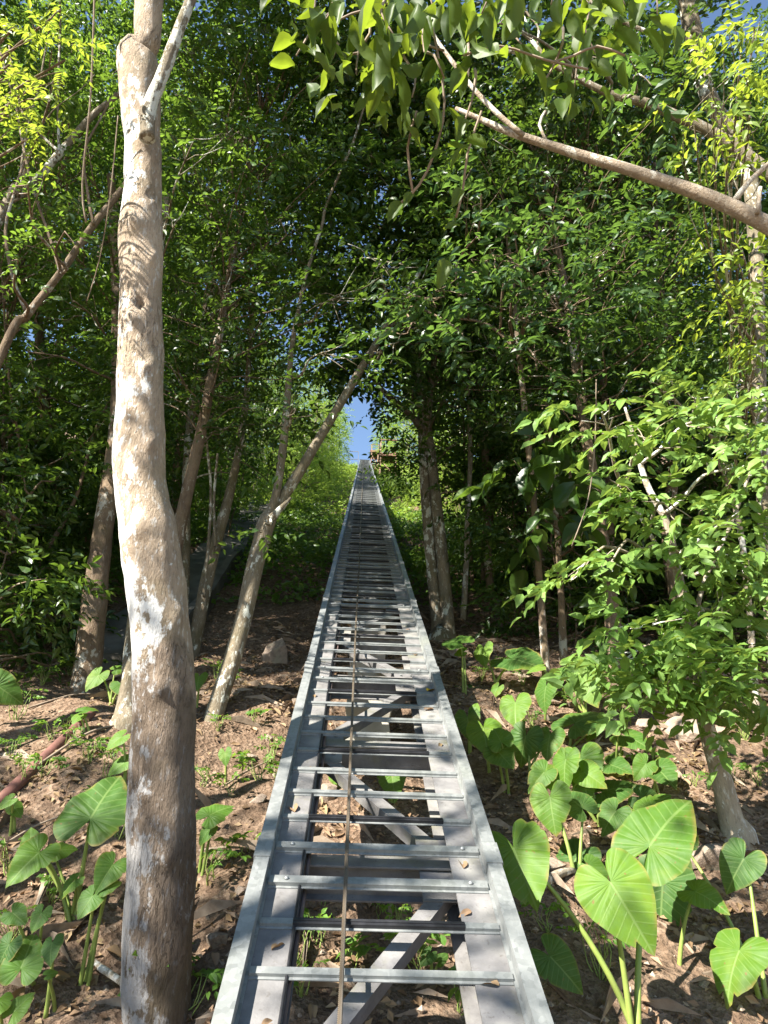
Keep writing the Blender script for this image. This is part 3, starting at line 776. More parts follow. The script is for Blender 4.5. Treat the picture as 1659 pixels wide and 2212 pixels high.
taro((146, 1416), [(52, 1224, 20, 1238, .1, FLAT), (24, 1246, -20, 1262, .0, FLAT), (60, 1300, -10, 1318, -.2, FLAT), (99, 1262, 128, 1270, .1, FLAT), (111, 1226, 92, 1212, .2, FLAT), (160, 1306, 196, 1288, .1, FLAT), (40, 1345, 10, 1362, 0)],
     'fan of tall shaded elephant ears at the far left edge')
taro((848, 1735), [(846, 1672, 852, 1715, .0), (812, 1655, 784, 1650, 0), (880, 1660, 906, 1640, 0)], 'elephant ear seen through the rungs under the track')
taro((728, 1708), [(726, 1684, 712, 1672, 0), (734, 1684, 752, 1680, 0)], 'small bright weed leaf pair under the track')
taro((930, 2110), [(928, 2060, 910, 2082, 0), (950, 2075, 966, 2060, 0)], 'low leaf pair in the shade under the nearest rungs')

# ================================================================== TREES
def trunk_pts(rows, fwd):
    """rows: (px, py, width px); fwd = world Y (number or list)"""
    pts, rad = [], []
    for i, (px, py, wd) in enumerate(rows):
        fy = fwd if not isinstance(fwd, (list, tuple)) else fwd[0]+(fwd[1]-fwd[0])*i/(len(rows)-1)
        q = PF(px, py, fy); pts.append(q); rad.append(wd*.5/FPX*(q@CF))
    return pts, rad
def tree_root(name, base, label, group=None, cat='tree'): return empty(name, base, label, cat, group)
def add_part(root, o):
    o.parent = root; o.matrix_parent_inverse = Matrix.Translation(root.location).inverted(); return o
def limb(mb, a, b, r0, r1, sag=.0, seed=0, seg=6, wob=.08):
    rg = random.Random(seed); a, b = np.array(a), np.array(b); L = np.linalg.norm(b-a)
    pts = [a+(b-a)*t+np.array([rg.gauss(0, wob), rg.gauss(0, wob), rg.gauss(0, wob)+sag*math.sin(math.pi*t)])*L*(0 if t in (0, 1) else 1) for t in (0, .3, .6, 1)]
    p, r = spline(pts, [r0, r0*.75+r1*.25, r0*.4+r1*.6, r1], max(.08, L/10)); mb.tube(p, r, seg); return p

# ---- the big lichen trunk
rows = [(331, 2420, 175), (338, 2290, 155), (338, 2150, 146), (342, 2000, 146), (347, 1800, 146), (353, 1600, 131), (354, 1500, 129), (350, 1400, 125), (342, 1300, 125),
        (329, 1200, 127), (321, 1150, 124), (304, 1050, 108), (301, 900, 101), (303, 780, 95), (304, 690, 93), (305, 640, 88), (303, 500, 89), (307, 400, 78), (307, 300, 75), (303, 230, 83), (298, 150, 88), (297, 124, 84), (303, 108, 70),
        (318, 96, 52), (320, 40, 58), (324, -60, 56), (330, -260, 50), (340, -520, 42)]
fw = (4.15, 3.75)
pts, rad = trunk_pts(rows, fw)
pb_ = pts[0].copy(); pb_[2] = float(gz(pb_[0], pb_[1]))-.25
pts = [pb_]+pts; rad = [rad[0]*1.25]+rad
if pts[1][2] < pts[0][2]+.1: pts.pop(1); rad.pop(1)
root = tree_root('broadleaf_tree', (pts[0][0], pts[0][1], pts[0][2]+.25), 'large mottled trunk with white lichen patches, nearest tree left of the track')
p, r = spline(pts, rad, .025)
mb = MB(); mb.tube(p, r, 84, .08, 4.5, 3, True, 5)
# knots and burls
def burl(px, py, size, amt):
    c = ray(px, py)
    for i, v in enumerate(mb.v):
        v = np.array(v); d = v@CF; q = v/d-c
        e = math.exp(-((q@CR)**2+(q@CU)**2)/(size/FPX)**2)
        if e > .02 and v[1] < 4.15:
            mb.v[i] = tuple(v-np.array([0, 1, 0])*amt*e)
burl(345, 1490, 16, .03); burl(395, 1330, 18, .04); burl(300, 1240, 16, .03); burl(330, 960, 14, .03); burl(335, 560, 14, .03); burl(290, 480, 18, .035); burl(325, 420, 10, -.02); burl(310, 1720, 18, .03); burl(370, 1850, 22, .035); burl(318, 800, 16, .035); burl(318, 800, 6, -.03); burl(285, 690, 18, .04); burl(300, 655, 10, -.045); burl(318, 300, 18, .045); burl(335, 175, 10, -.03); burl(305, 1140, 25, .03)
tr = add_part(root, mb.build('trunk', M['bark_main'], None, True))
bp, br = trunk_pts([(318, 300, 34), (322, 235, 32), (346, 175, 27), (372, 105, 26), (388, 60, 24), (412, 0, 22), (440, -90, 20), (480, -240, 15)], (3.62, 3.5))
p2, r2_ = spline(bp, br, .05); mb = MB(); mb.tube(p2, r2_, 14, .05, 8, 5); q = mb.build('limb', M['bark_lichen'], None, True); add_part(root, q)
rg = np.random.default_rng(5); blobs = []
top = pts[-1]; mb = MB()
for i in range(9):
    a = rg.uniform(0, 6.28); c = top+np.array([math.cos(a)*rg.uniform(.5, 2.4), math.sin(a)*rg.uniform(.2, 2.0)-.3, rg.uniform(-.6, 2.2)])
    blobs.append((c, .6)); limb(mb, top if i % 2 else bp[-1], c, .05, .012, 0, i)
add_part(root, mb.build('branches', M['bark_pale'], None, True))
d_ = crown_data(rg, blobs, 16, n_leaf=9, length=.5, L=.11)
add_part(root, leaf_obj('crown', d_[0], d_[1], d_[2], d_[3], .5, T_MID, M['leaf_mid']))

# ---- helper: hand-placed tree with trunk along a pixel path and sprays in picture areas
def px_tree(name, label, rows, fwd, bark, areas, leafmat, L=.1, n_leaf=9, slen=.4, tmpl=T_MID, wr=.5, depth=None, seed=1, forks=(), group=None, seg=14, extend=True, droop=.35, twigs=True, noise=.06, smooth=False, face_w=.7):
    pts, rad = trunk_pts(rows, fwd); rg = np.random.default_rng(seed)
    if extend:
        g0 = float(gz(pts[0][0], pts[0][1]))
        if pts[0][2] > g0-.1: q0 = np.array([pts[0][0], pts[0][1], g0-.2]); pts = [q0, q0+np.array([0, 0, .22]), q0+(pts[1]-q0)*min(.5, .5/max(.5, np.linalg.norm(pts[1]-q0)))+np.array([0, 0, .02])]+pts[1:]; rad = [rad[0]*1.9, rad[0]*1.55, rad[0]*1.08]+rad[1:]
    base = pts[0].copy(); base[2] = float(gz(base[0], base[1]))
    root = tree_root(name, base, label, group); mb = MB(); p, r = spline(pts, rad, .07); mb.tube(p, r, seg, noise, 6, seed)
    allp = [p]; ends = []
    add_part(root, mb.build('trunk', M[bark], None, True))
    if forks:
        for frows, ff in forks:
            mb = MB(); fp, fr = trunk_pts(frows, ff); q, rr = spline(fp, fr, .07); mb.tube(q, rr, max(6, seg-4), noise, 6, seed+3); allp.append(q)
            add_part(root, mb.build('limb', M[bark], None, True))
    AP = np.concatenate(allp); Cs, Os = [], []; mb = MB()
    for (cx, cy, rx, ry, n, dep, dj) in areas:
        first = None
        if len(areas) <= 25 and mb.v: add_part(root, mb.build('branch', M[bark], None, True)); mb = MB()
        for i in range(n):
            a = rg.uniform(0, 6.28); q = rg.uniform(0, 1)**.5
            c = P(cx+rx*q*math.cos(a), cy+ry*q*math.sin(a), dep+rg.normal(0, dj))
            cen = P(cx, cy, dep)
            o = (c-cen)*1.2+rg.normal(0, .25, 3); o[2] = o[2]*.5
            Cs.append(c); Os.append(o)
            if twigs and i % 3 == 0:
                if first is None:
                    k = np.argmin(np.linalg.norm(AP-cen, axis=1)); first = limb(mb, AP[k], cen, .018, .007, .03, seed*31+i, 6, .05)
                limb(mb, first[rg.integers(len(first)//2, len(first))], c, .006, .003, 0, seed*17+i, 5, .05)
    if twigs and mb.v: add_part(root, mb.build('branch', M[bark], None, True))
    if Cs:
        d_ = sprays(rg, np.array(Cs), np.array(Os), n_leaf=n_leaf, length=slen, L=L, droop=droop, face=sv*face_w)
        add_part(root, leaf_obj('crown', d_[0], d_[1], d_[2], d_[3], wr, tmpl, M[leafmat], None, smooth))
    return root

# right hand lush sapling
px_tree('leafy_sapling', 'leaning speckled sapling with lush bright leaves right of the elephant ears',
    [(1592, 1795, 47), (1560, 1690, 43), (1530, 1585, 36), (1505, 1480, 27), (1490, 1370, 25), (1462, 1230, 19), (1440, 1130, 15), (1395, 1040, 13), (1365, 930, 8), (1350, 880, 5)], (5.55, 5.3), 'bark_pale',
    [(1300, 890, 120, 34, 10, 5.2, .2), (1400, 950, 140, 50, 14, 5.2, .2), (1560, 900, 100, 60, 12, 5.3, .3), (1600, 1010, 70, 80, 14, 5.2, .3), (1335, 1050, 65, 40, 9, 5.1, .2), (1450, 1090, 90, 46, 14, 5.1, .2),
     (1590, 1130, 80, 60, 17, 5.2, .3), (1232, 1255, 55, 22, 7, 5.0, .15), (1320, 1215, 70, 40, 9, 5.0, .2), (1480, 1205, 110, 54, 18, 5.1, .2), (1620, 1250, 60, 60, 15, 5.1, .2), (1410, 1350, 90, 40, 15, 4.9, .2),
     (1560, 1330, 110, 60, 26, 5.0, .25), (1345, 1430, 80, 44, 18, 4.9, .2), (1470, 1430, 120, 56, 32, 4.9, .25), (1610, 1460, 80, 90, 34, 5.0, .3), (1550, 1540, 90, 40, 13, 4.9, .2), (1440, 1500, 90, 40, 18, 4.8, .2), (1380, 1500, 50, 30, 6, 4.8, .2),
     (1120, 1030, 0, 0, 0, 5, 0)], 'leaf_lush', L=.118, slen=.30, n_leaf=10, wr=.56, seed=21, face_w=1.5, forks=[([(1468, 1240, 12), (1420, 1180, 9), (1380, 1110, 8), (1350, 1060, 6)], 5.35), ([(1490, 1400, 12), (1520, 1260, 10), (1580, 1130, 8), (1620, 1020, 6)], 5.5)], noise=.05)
# second thin lush sapling at the right edge
px_tree('leafy_sapling', 'thin bright leafed sapling against the right edge behind the lush one',
    [(1640, 1640, 16), (1625, 1400, 14), (1600, 1150, 12), (1560, 1000, 9), (1540, 850, 7)], (7.4, 7.2), 'bark_pale',
    [(1600, 820, 80, 40, 12, 7, .4), (1500, 860, 80, 40, 14, 7, .4), (1420, 820, 80, 30, 10, 7, .3), (1630, 930, 50, 60, 10, 7, .3), (1560, 980, 60, 50, 10, 7, .3)], 'leaf_lush', L=.12, slen=.4, seed=22, face_w=1.4)
# yellow green tree top right
px_tree('yellow_leafed_tree', 'tree with drooping yellow green leaves at the upper right edge',
    [(1665, 1500, 30), (1645, 1000, 28), (1632, 520, 30), (1609, 330, 32), (1560, 260, 32), (1524, 190, 34), (1500, 80, 36), (1484, 0, 38), (1470, -150, 36)], (6.6, 6.4), 'bark_lichen',
    [(1600, 120, 90, 60, 13, 5.6, .3), (1540, 190, 60, 40, 8, 5.6, .3), (1620, 250, 70, 50, 11, 5.6, .3), (1500, 270, 60, 40, 8, 5.6, .3), (1570, 340, 80, 40, 8, 5.6, .3), (1630, 60, 50, 30, 6, 5.6, .3),
     (1580, 520, 90, 40, 9, 5.8, .3), (1610, 600, 70, 50, 11, 5.8, .3), (1580, 690, 60, 50, 9, 5.8, .3), (1640, 660, 40, 60, 7, 5.8, .3), (1630, 780, 40, 60, 7, 5.8, .3)], 'leaf_yellow', L=.095, slen=.38, seed=23, droop=.6, wr=.48)
# fallen / leaning limb tree with big leaves
px_tree('leaning_tree', 'thick pale branch slanting in from the right with large hanging leaves',
    [(1900, 640, 59), (1760, 545, 47), (1659, 487, 37), (1580, 447, 33), (1500, 414, 30), (1420, 387, 27), (1350, 364, 24), (1270, 340, 22), (1200, 318, 20), (1100, 285, 16), (1030, 254, 11), (985, 234, 8)], (2.75, 3.0), 'bark_branch',
    [], 'leaf_big', seed=24, seg=20, noise=.05, extend=False, twigs=False,
    forks=[([(1130, 292, 12), (1085, 255, 11), (1030, 200, 10), (990, 150, 10), (960, 110, 8), (930, 60, 7), (900, -40, 6)], 2.9), ([(1185, 312, 6), (1165, 270, 6), (1178, 240, 5)], 2.95), ([(1010, 165, 6), (1012, 100, 6), (1000, 30, 5)], 2.8),
           ([(1588, 432, 14), (1620, 390, 12), (1665, 350, 10), (1720, 300, 10)], 2.8), ([(1635, 462, 10), (1640, 430, 9), (1642, 405, 9)], 2.75)])
lean = bpy.data.objects[[o.name for o in COL.objects if o.name.startswith('leaning_tree')][0]]
tq = PF(1900, 640, 2.75); mb = MB()
gb = np.array([tq[0]+1.1, tq[1]+.2, float(gz(tq[0]+1.1, tq[1]+.2))-.2])
p, r = spline([gb, gb*.45+tq*.55+np.array([.25, 0, -.1]), tq], [.13, .1, .085], .08); mb.tube(p, r, 18, .05, 6, 4); add_part(lean, mb.build('trunk', M['bark_branch'], None, True))
lean.location.z += 0
rg = np.random.default_rng(44); Pp, Dd, Nn_, Ls = [], [], [], []
twg = MB()
for (cx, cy, rx, ry, n, dep, L0) in [(700, 80, 70, 80, 15, 2.5, .17), (780, 60, 90, 60, 16, 2.5, .2), (770, 190, 60, 60, 6, 2.6, .16), (860, 120, 80, 80, 18, 2.6, .17), (940, 60, 90, 60, 14, 2.6, .16), (960, 200, 60, 70, 8, 2.6, .15),
        (1040, 60, 70, 60, 10, 2.7, .16), (890, 240, 60, 60, 6, 2.7, .15), (1000, 300, 40, 60, 4, 2.7, .15), (1110, 80, 70, 70, 9, 2.8, .16), (1190, 40, 80, 50, 10, 2.8, .17), (1270, 60, 80, 60, 10, 2.8, .18), (1350, 40, 70, 50, 9, 2.8, .18), (1170, 210, 60, 40, 8, 2.8, .16),
        (1130, 130, 50, 30, 4, 2.8, .15), (1290, 150, 80, 60, 8, 3.0, .17), (1420, 60, 60, 60, 6, 3.0, .17), (640, 150, 20, 30, 2, 2.5, .16), (700, 180, 50, 50, 6, 2.6, .18), (820, 230, 60, 40, 5, 2.7, .15), (1240, 220, 60, 30, 6, 2.9, .15), (860, 20, 260, 40, 16, 2.5, .18)]:
    for i in range(n):
        c = P(cx+rg.uniform(-rx, rx), cy+rg.uniform(-ry, ry)-20, dep+rg.normal(0, .12)); dr = rg.normal(0, .55, 3); dr[2] = -abs(dr[2])-.25
        Pp.append(c); Dd.append(dr); nn = rg.normal(0, .5, 3)+np.array([0, -.3, .9]); Nn_.append(nn); Ls.append(L0*rg.uniform(.6, 1.15))
    c = P(cx, cy-30, dep); e = P(cx+rg.uniform(-60, 60), cy-150, dep+.1); twg = MB(); limb(twg, e, c, .007, .003, .03, int(cx), 5); add_part(lean, twg.build('twig', M['twig'], None, True))
for (ax, ay, tx, ty, dep) in [(866, 437, 836, 472, 2.7), (996, 408, 978, 442, 2.7), (960, 330, 928, 334, 2.7), (992, 488, 960, 486, 2.7), (890, 418, 872, 440, 2.7), (962, 560, 950, 620, 2.7), (1000, 255, 988, 300, 2.7), (960, 500, 980, 475, 2.8)]:
    a, b = P(ax, ay, dep), P(tx, ty, dep-.05); Pp.append(a); Dd.append(b-a); Nn_.append(np.array([.2, -.9, .5])); Ls.append(np.linalg.norm(b-a)*1.15)
for path in ([(935, 60), (960, 220), (938, 330), (905, 400), (867, 437)], [(1040, 240), (1010, 330), (1000, 408), (985, 470)], [(900, 240), (880, 320), (892, 418)], [(1190, 136), (1240, 120), (1290, 100), (1350, 120)], [(700, 60), (760, 30), (830, 10), (900, -20)], [(960, 110), (880, 90), (800, 110), (740, 120)], [(1000, 120), (1080, 100), (1180, 130), (1270, 150)]):
    q, rr = spline([P(a, b, 2.72) for a, b in path], [.005]*len(path), .06); twg = MB(); twg.tube(q, rr, 5); add_part(lean, twg.build('twig', M['twig'], None, True))
add_part(lean, leaf_obj('crown', np.array(Pp), np.array(Dd), np.array(Nn_), np.array(Ls)*.82, .46, T_BIG, M['leaf_big'], None, True))
# second branch system above it
px_tree('lichen_branch_tree', 'thin forked lichen branch crossing behind the large hanging leaves',
    [(1720, 420, 34), (1560, 300, 26), (1453, 247, 22), (1392, 222, 19), (1327, 207, 17), (1241, 166, 13), (1186, 136, 11), (1110, 112, 9), (1020, 100, 6)], (5.0, 5.0), 'bark_lichen',
    [(1080, 50, 40, 30, 5, 5, .2), (1250, 110, 60, 40, 6, 5.1, .2), (1380, 160, 60, 40, 6, 5.1, .2)], 'leaf_blue', L=.12, slen=.4, seed=25, extend=False,
    forks=[([(1186, 136, 10), (1150, 90, 9), (1110, 55, 8), (1075, 30, 8), (1020, -30, 6)], 5.0), ([(1160, 100, 5), (1163, 60, 5), (1140, 30, 4), (1125, 0, 4)], 5.0), ([(1440, 95, 10), (1400, 70, 9), (1330, 40, 8), (1270, 0, 7)], 5.2)])
o = [q for q in COL.objects if q.name.startswith('lichen_branch_tree')][0]
a = PF(1720, 420, 5.0); gb = np.array([a[0]+.5, a[1]+.3, float(gz(a[0]+.5, a[1]+.3))-.2]); mb = MB(); p, r = spline([gb, gb*.5+a*.5+np.array([.3, 0, 0]), a], [.12, .09, .07], .1); mb.tube(p, r, 14); add_part(o, mb.build('trunk', M['bark_lichen'], None, True))
# leaning tree left centre
px_tree('leaning_forest_tree', 'pale speckled tree leaning right over the path, forked low',
    [(452, 1585, 47), (470, 1520, 40), (500, 1430, 39), (525, 1340, 37), (545, 1250, 38), (562, 1180, 39), (575, 1130, 39), (600, 1090, 26), (640, 1030, 24), (700, 930, 20), (760, 830, 18), (820, 730, 15), (865, 655, 12), (905, 590, 10)], (7.2, 7.6), 'bark_lichen',
    [(820, 560, 130, 70, 26, 8.2, .5), (920, 620, 120, 70, 22, 8.4, .5), (740, 640, 120, 80, 22, 8.2, .5), (700, 760, 100, 70, 18, 8.0, .5), (860, 740, 90, 60, 14, 8.2, .4), (640, 880, 70, 50, 8, 7.8, .3), (565, 1150, 36, 14, 4, 7.1, .1)], 'leaf_dark', L=.105, slen=.45, seed=26,
    forks=[([(578, 1125, 22), (598, 1060, 18), (612, 960, 17), (622, 850, 15), (632, 740, 11), (660, 600, 8), (695, 488, 7), (707, 436, 6), (759, 317, 5), (790, 222, 4), (830, 120, 3)], 7.35), ([(585, 1120, 20), (610, 1095, 12), (628, 1075, 6)], 7.2), ([(820, 730, 9), (860, 690, 8), (930, 640, 6)], 7.7)])
px_tree('leaning_forest_tree', 'brown slender tree just behind the big trunk on its right',
    [(415, 1440, 26), (430, 1340, 28), (450, 1240, 28), (470, 1160, 26), (490, 1090, 22), (510, 1000, 17), (530, 880, 14), (540, 740, 11), (555, 560, 9), (560, 400, 7)], (9.0, 9.3), 'bark_lichen',
    [(560, 500, 110, 90, 26, 9.2, .6), (480, 620, 110, 80, 24, 9.2, .6), (560, 700, 90, 70, 20, 9.2, .6), (450, 400, 80, 80, 14, 9.2, .6), (500, 860, 90, 60, 18, 9.4, .5)], 'leaf_dark', L=.11, slen=.5, seed=27,
    forks=[([(440, 1290, 8), (450, 1180, 7), (455, 1050, 6), (440, 900, 5)], 8.9), ([(465, 1180, 7), (462, 1080, 6), (470, 980, 5)], 8.9)])
px_tree('forest_tree', 'dark brown slanted trunk in shade left of the big trunk',
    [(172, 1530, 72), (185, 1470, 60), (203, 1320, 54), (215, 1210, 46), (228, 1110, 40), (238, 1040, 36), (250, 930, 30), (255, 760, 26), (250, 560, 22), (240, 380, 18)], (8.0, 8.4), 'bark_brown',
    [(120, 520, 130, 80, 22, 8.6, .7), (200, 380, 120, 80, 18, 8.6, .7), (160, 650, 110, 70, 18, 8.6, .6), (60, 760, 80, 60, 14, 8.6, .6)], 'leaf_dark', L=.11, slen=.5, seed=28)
px_tree('forest_tree', 'short pinkish trunk base showing left of the big trunk',
    [(272, 1560, 44), (278, 1480, 36), (284, 1400, 32), (300, 1250, 28), (312, 1000, 24), (330, 700, 18), (360, 420, 12)], (6.6, 7.0), 'bark_lichen',
    [(420, 300, 90, 80, 14, 7.4, .5), (380, 480, 60, 60, 10, 7.4, .4)], 'leaf_mid', L=.09, slen=.45, seed=29)
px_tree('twin_trunk_tree', 'twin stemmed tree standing close right of the track',
    [(952, 1385, 41), (946, 1345, 31), (938, 1280, 26), (930, 1200, 24), (922, 1100, 23), (916, 1000, 22), (914, 920, 24), (905, 800, 20), (895, 680, 17), (890, 540, 12)], (10.4, 10.8), 'bark_lichen',
    [(960, 860, 80, 50, 22, 11, .6), (890, 840, 70, 40, 14, 11, .6), (1000, 760, 110, 70, 24, 11, .6), (900, 720, 110, 60, 20, 11, .6), (880, 960, 36, 40, 7, 11.2, .4), (980, 960, 60, 60, 14, 11, .6), (1000, 1060, 50, 60, 10, 11.3, .5), (830, 850, 60, 30, 12, 11, .5)], 'leaf_dark', L=.12, slen=.5, seed=30,
    forks=[([(975, 1400, 38), (968, 1350, 29), (960, 1250, 27), (950, 1150, 26), (942, 1080, 24), (932, 980, 20), (925, 900, 15), (940, 760, 12), (960, 600, 9)], (10.3, 10.7)), ([(914, 930, 16), (880, 890, 14), (845, 862, 12), (815, 830, 9), (790, 800, 6)], 10.6)])
px_tree('forest_tree', 'thin straight sunlit trunk right of the twin stemmed tree',
    [(998, 1372, 14), (1002, 1310, 13), (1007, 1220, 12), (1010, 1120, 11), (1016, 980, 10), (1012, 820, 8), (1030, 600, 6)], (11.2, 11.5), 'bark_pale',
    [(1060, 600, 110, 80, 22, 11.6, .6), (1080, 760, 100, 70, 20, 11.6, .6), (1080, 900, 70, 60, 16, 11.6, .6)], 'leaf_dark', L=.12, slen=.5, seed=31)
def fill(x0, x1, y0, y1, d0, d1, n, seed, cell=95):
    rg = random.Random(seed); out = []
    for yy in np.arange(y0, y1, cell*.8):
        for xx in np.arange(x0, x1, cell):
            out.append((xx+rg.uniform(.2, .8)*cell, yy+rg.uniform(.2, .8)*cell*.8, cell*.75, cell*.5, int(n*rg.uniform(.35, 1.5)), rg.uniform(d0, d1), .45))
    return out
px_tree('overhanging_tree', 'tall tree behind the big trunk, its bright and dark leaves filling the upper left centre',
    [(395, 1400, 22), (400, 1200, 21), (405, 1000, 20), (425, 800, 18), (460, 600, 16), (500, 400, 13), (540, 200, 10), (560, 60, 8)], (10.2, 10.0), 'bark_lichen',
    fill(350, 700, -60, 640, 9.8, 12.5, 19, 1)+fill(360, 560, 600, 1000, 10.5, 12.5, 9, 5), 'leaf_mid', L=.14, slen=.5, seed=51)
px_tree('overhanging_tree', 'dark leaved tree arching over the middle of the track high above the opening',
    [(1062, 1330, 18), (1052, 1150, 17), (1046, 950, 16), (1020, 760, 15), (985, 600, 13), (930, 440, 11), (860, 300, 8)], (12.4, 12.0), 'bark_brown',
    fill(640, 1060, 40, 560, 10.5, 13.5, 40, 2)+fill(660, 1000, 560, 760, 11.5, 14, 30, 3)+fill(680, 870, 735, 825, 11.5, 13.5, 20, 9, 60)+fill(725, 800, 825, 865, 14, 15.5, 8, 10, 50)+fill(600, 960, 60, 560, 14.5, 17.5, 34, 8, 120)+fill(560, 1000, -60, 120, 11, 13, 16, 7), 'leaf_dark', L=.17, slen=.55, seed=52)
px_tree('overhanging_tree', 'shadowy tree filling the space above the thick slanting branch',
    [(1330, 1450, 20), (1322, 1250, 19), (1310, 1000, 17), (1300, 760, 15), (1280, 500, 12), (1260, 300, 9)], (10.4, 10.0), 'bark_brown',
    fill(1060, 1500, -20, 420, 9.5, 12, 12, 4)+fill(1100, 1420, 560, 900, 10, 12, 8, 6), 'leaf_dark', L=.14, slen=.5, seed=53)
# bluish leaved tree hanging over centre right
px_tree('forest_tree', 'bluish green tree hanging over the middle of the picture right of the track',
    [(1180, 1430, 16), (1165, 1250, 15), (1150, 1050, 14), (1130, 850, 13), (1110, 650, 11), (1090, 450, 8)], (8.2, 8.0), 'bark_brown',
    [(1180, 560, 130, 60, 26, 7.6, .5), (1060, 540, 110, 60, 20, 7.6, .5), (960, 640, 90, 50, 16, 7.4, .4), (1000, 720, 80, 40, 14, 7.4, .4), (880, 720, 60, 24, 8, 7.4, .3), (1230, 450, 130, 60, 24, 7.6, .5), (1120, 680, 130, 50, 20, 7.6, .4), (1280, 640, 110, 60, 20, 7.6, .5), (1160, 800, 110, 60, 18, 7.8, .5), (1040, 420, 100, 60, 14, 7.8, .5), (1350, 560, 90, 70, 16, 7.6, .5)],
    'leaf_blue', L=.125, slen=.5, seed=32, forks=[([(1120, 760, 8), (1050, 700, 7), (960, 690, 5), (880, 715, 4)], 7.6)])
px_tree('large_leaf_tree', 'shaded tree with very large drooping dark leaves right of the twin stemmed tree',
    [(1215, 1400, 16), (1210, 1250, 14), (1200, 1100, 12), (1190, 960, 10), (1180, 860, 7)], (8.6, 8.6), 'bark_brown',
    [(1180, 930, 40, 30, 3, 8.2, .2), (1245, 960, 30, 30, 2, 8.2, .2), (1130, 1010, 40, 30, 3, 8.2, .2), (1270, 1050, 30, 30, 2, 8.2, .2), (1175, 1110, 50, 30, 3, 8.2, .2), (1260, 1150, 40, 30, 3, 8.2, .2)], 'leaf_dark', L=.36, n_leaf=5, slen=.5, tmpl=T_BIG, wr=.55, seed=71, droop=1.0, smooth=True)
def vine(path, r, label):
    q, rr = spline([P(a, b, d) for a, b, d in path], [r]*len(path), .08); m_ = MB(); m_.tube(q, rr, 6); tag(m_.build('vine', M['twig'], None, True), label, 'vine', None)
vine([(205, -40, 5.2), (196, 200, 5.2), (178, 400, 5.3), (186, 480, 5.3)], .007, 'thin dark vine hanging left of the top of the big trunk')
vine([(255, 250, 4.9), (238, 420, 4.9), (215, 560, 5.0), (188, 650, 5.0)], .004, 'pale thread of vine dangling below the slanting trunk')
vine([(1288, 820, 6.8), (1285, 960, 6.8), (1270, 1080, 6.8), (1235, 1180, 6.8)], .006, 'curved bare vine in the dark gap right of centre')
# slanting bare trunks left edge
px_tree('slanting_tree', 'thin bare trunk slanting up from the left edge to the big trunk',
    [(-140, 900, 20), (0, 772, 18), (60, 680, 17), (130, 590, 16), (202, 486, 15), (271, 400, 14), (330, 325, 9)], (5.6, 5.8), 'bark_brown',
    [(60, 400, 90, 60, 8, 5.8, .3), (40, 560, 60, 50, 6, 5.8, .3), (140, 500, 50, 40, 5, 5.8, .3)], 'leaf_mid', L=.06, slen=.35, n_leaf=13, seed=33, extend=True,
    forks=[([(60, 680, 8), (28, 600, 8), (12, 500, 7), (30, 420, 6), (60, 330, 5)], 5.7), ([(130, 590, 7), (110, 520, 6), (70, 400, 6), (40, 260, 5), (20, 100, 4)], 5.6), ([(202, 486, 7), (190, 420, 6), (182, 330, 5), (215, 260, 4), (250, 200, 4)], 5.7)])
px_tree('slanting_tree', 'grey branch slanting across the upper left corner',
    [(-120, 560, 20), (0, 470, 19), (50, 420, 17), (130, 330, 16), (200, 250, 13), (262, 200, 10), (300, 170, 7)], (6.4, 6.6), 'bark_lichen',
    [(120, 160, 90, 60, 8, 6.4, .3)], 'leaf_mid', L=.06, slen=.4, n_leaf=13, seed=34, forks=[([(50, 420, 7), (20, 440, 6), (-30, 425, 6)], 6.4), ([(130, 330, 6), (60, 260, 6), (20, 180, 5), (-10, 60, 4)], 6.4), ([(128, 335, 6), (125, 200, 5), (130, 60, 5), (128, -40, 4)], 6.3), ([(40, 425, 6), (55, 300, 5), (85, 180, 4), (110, 40, 4)], 6.3)])
px_tree('feathery_tree', 'yellow green feathery leaves hanging in the upper left corner',
    [(-260, 1400, 40), (-240, 800, 36), (-190, 300, 26), (-100, 60, 14), (0, -60, 8)], (4.2, 4.2), 'bark_brown',
    [(30, 60, 60, 50, 9, 4.4, .2), (80, 180, 50, 40, 7, 4.4, .2), (20, 240, 60, 60, 9, 4.4, .2), (110, 40, 50, 40, 6, 4.4, .2), (60, 300, 50, 40, 6, 4.4, .2), (20, 140, 40, 40, 6, 4.4, .2), (140, 130, 40, 50, 4, 4.5, .2)], 'leaf_yellow', L=.055, slen=.34, n_leaf=15, seed=35, wr=.42, droop=.4)

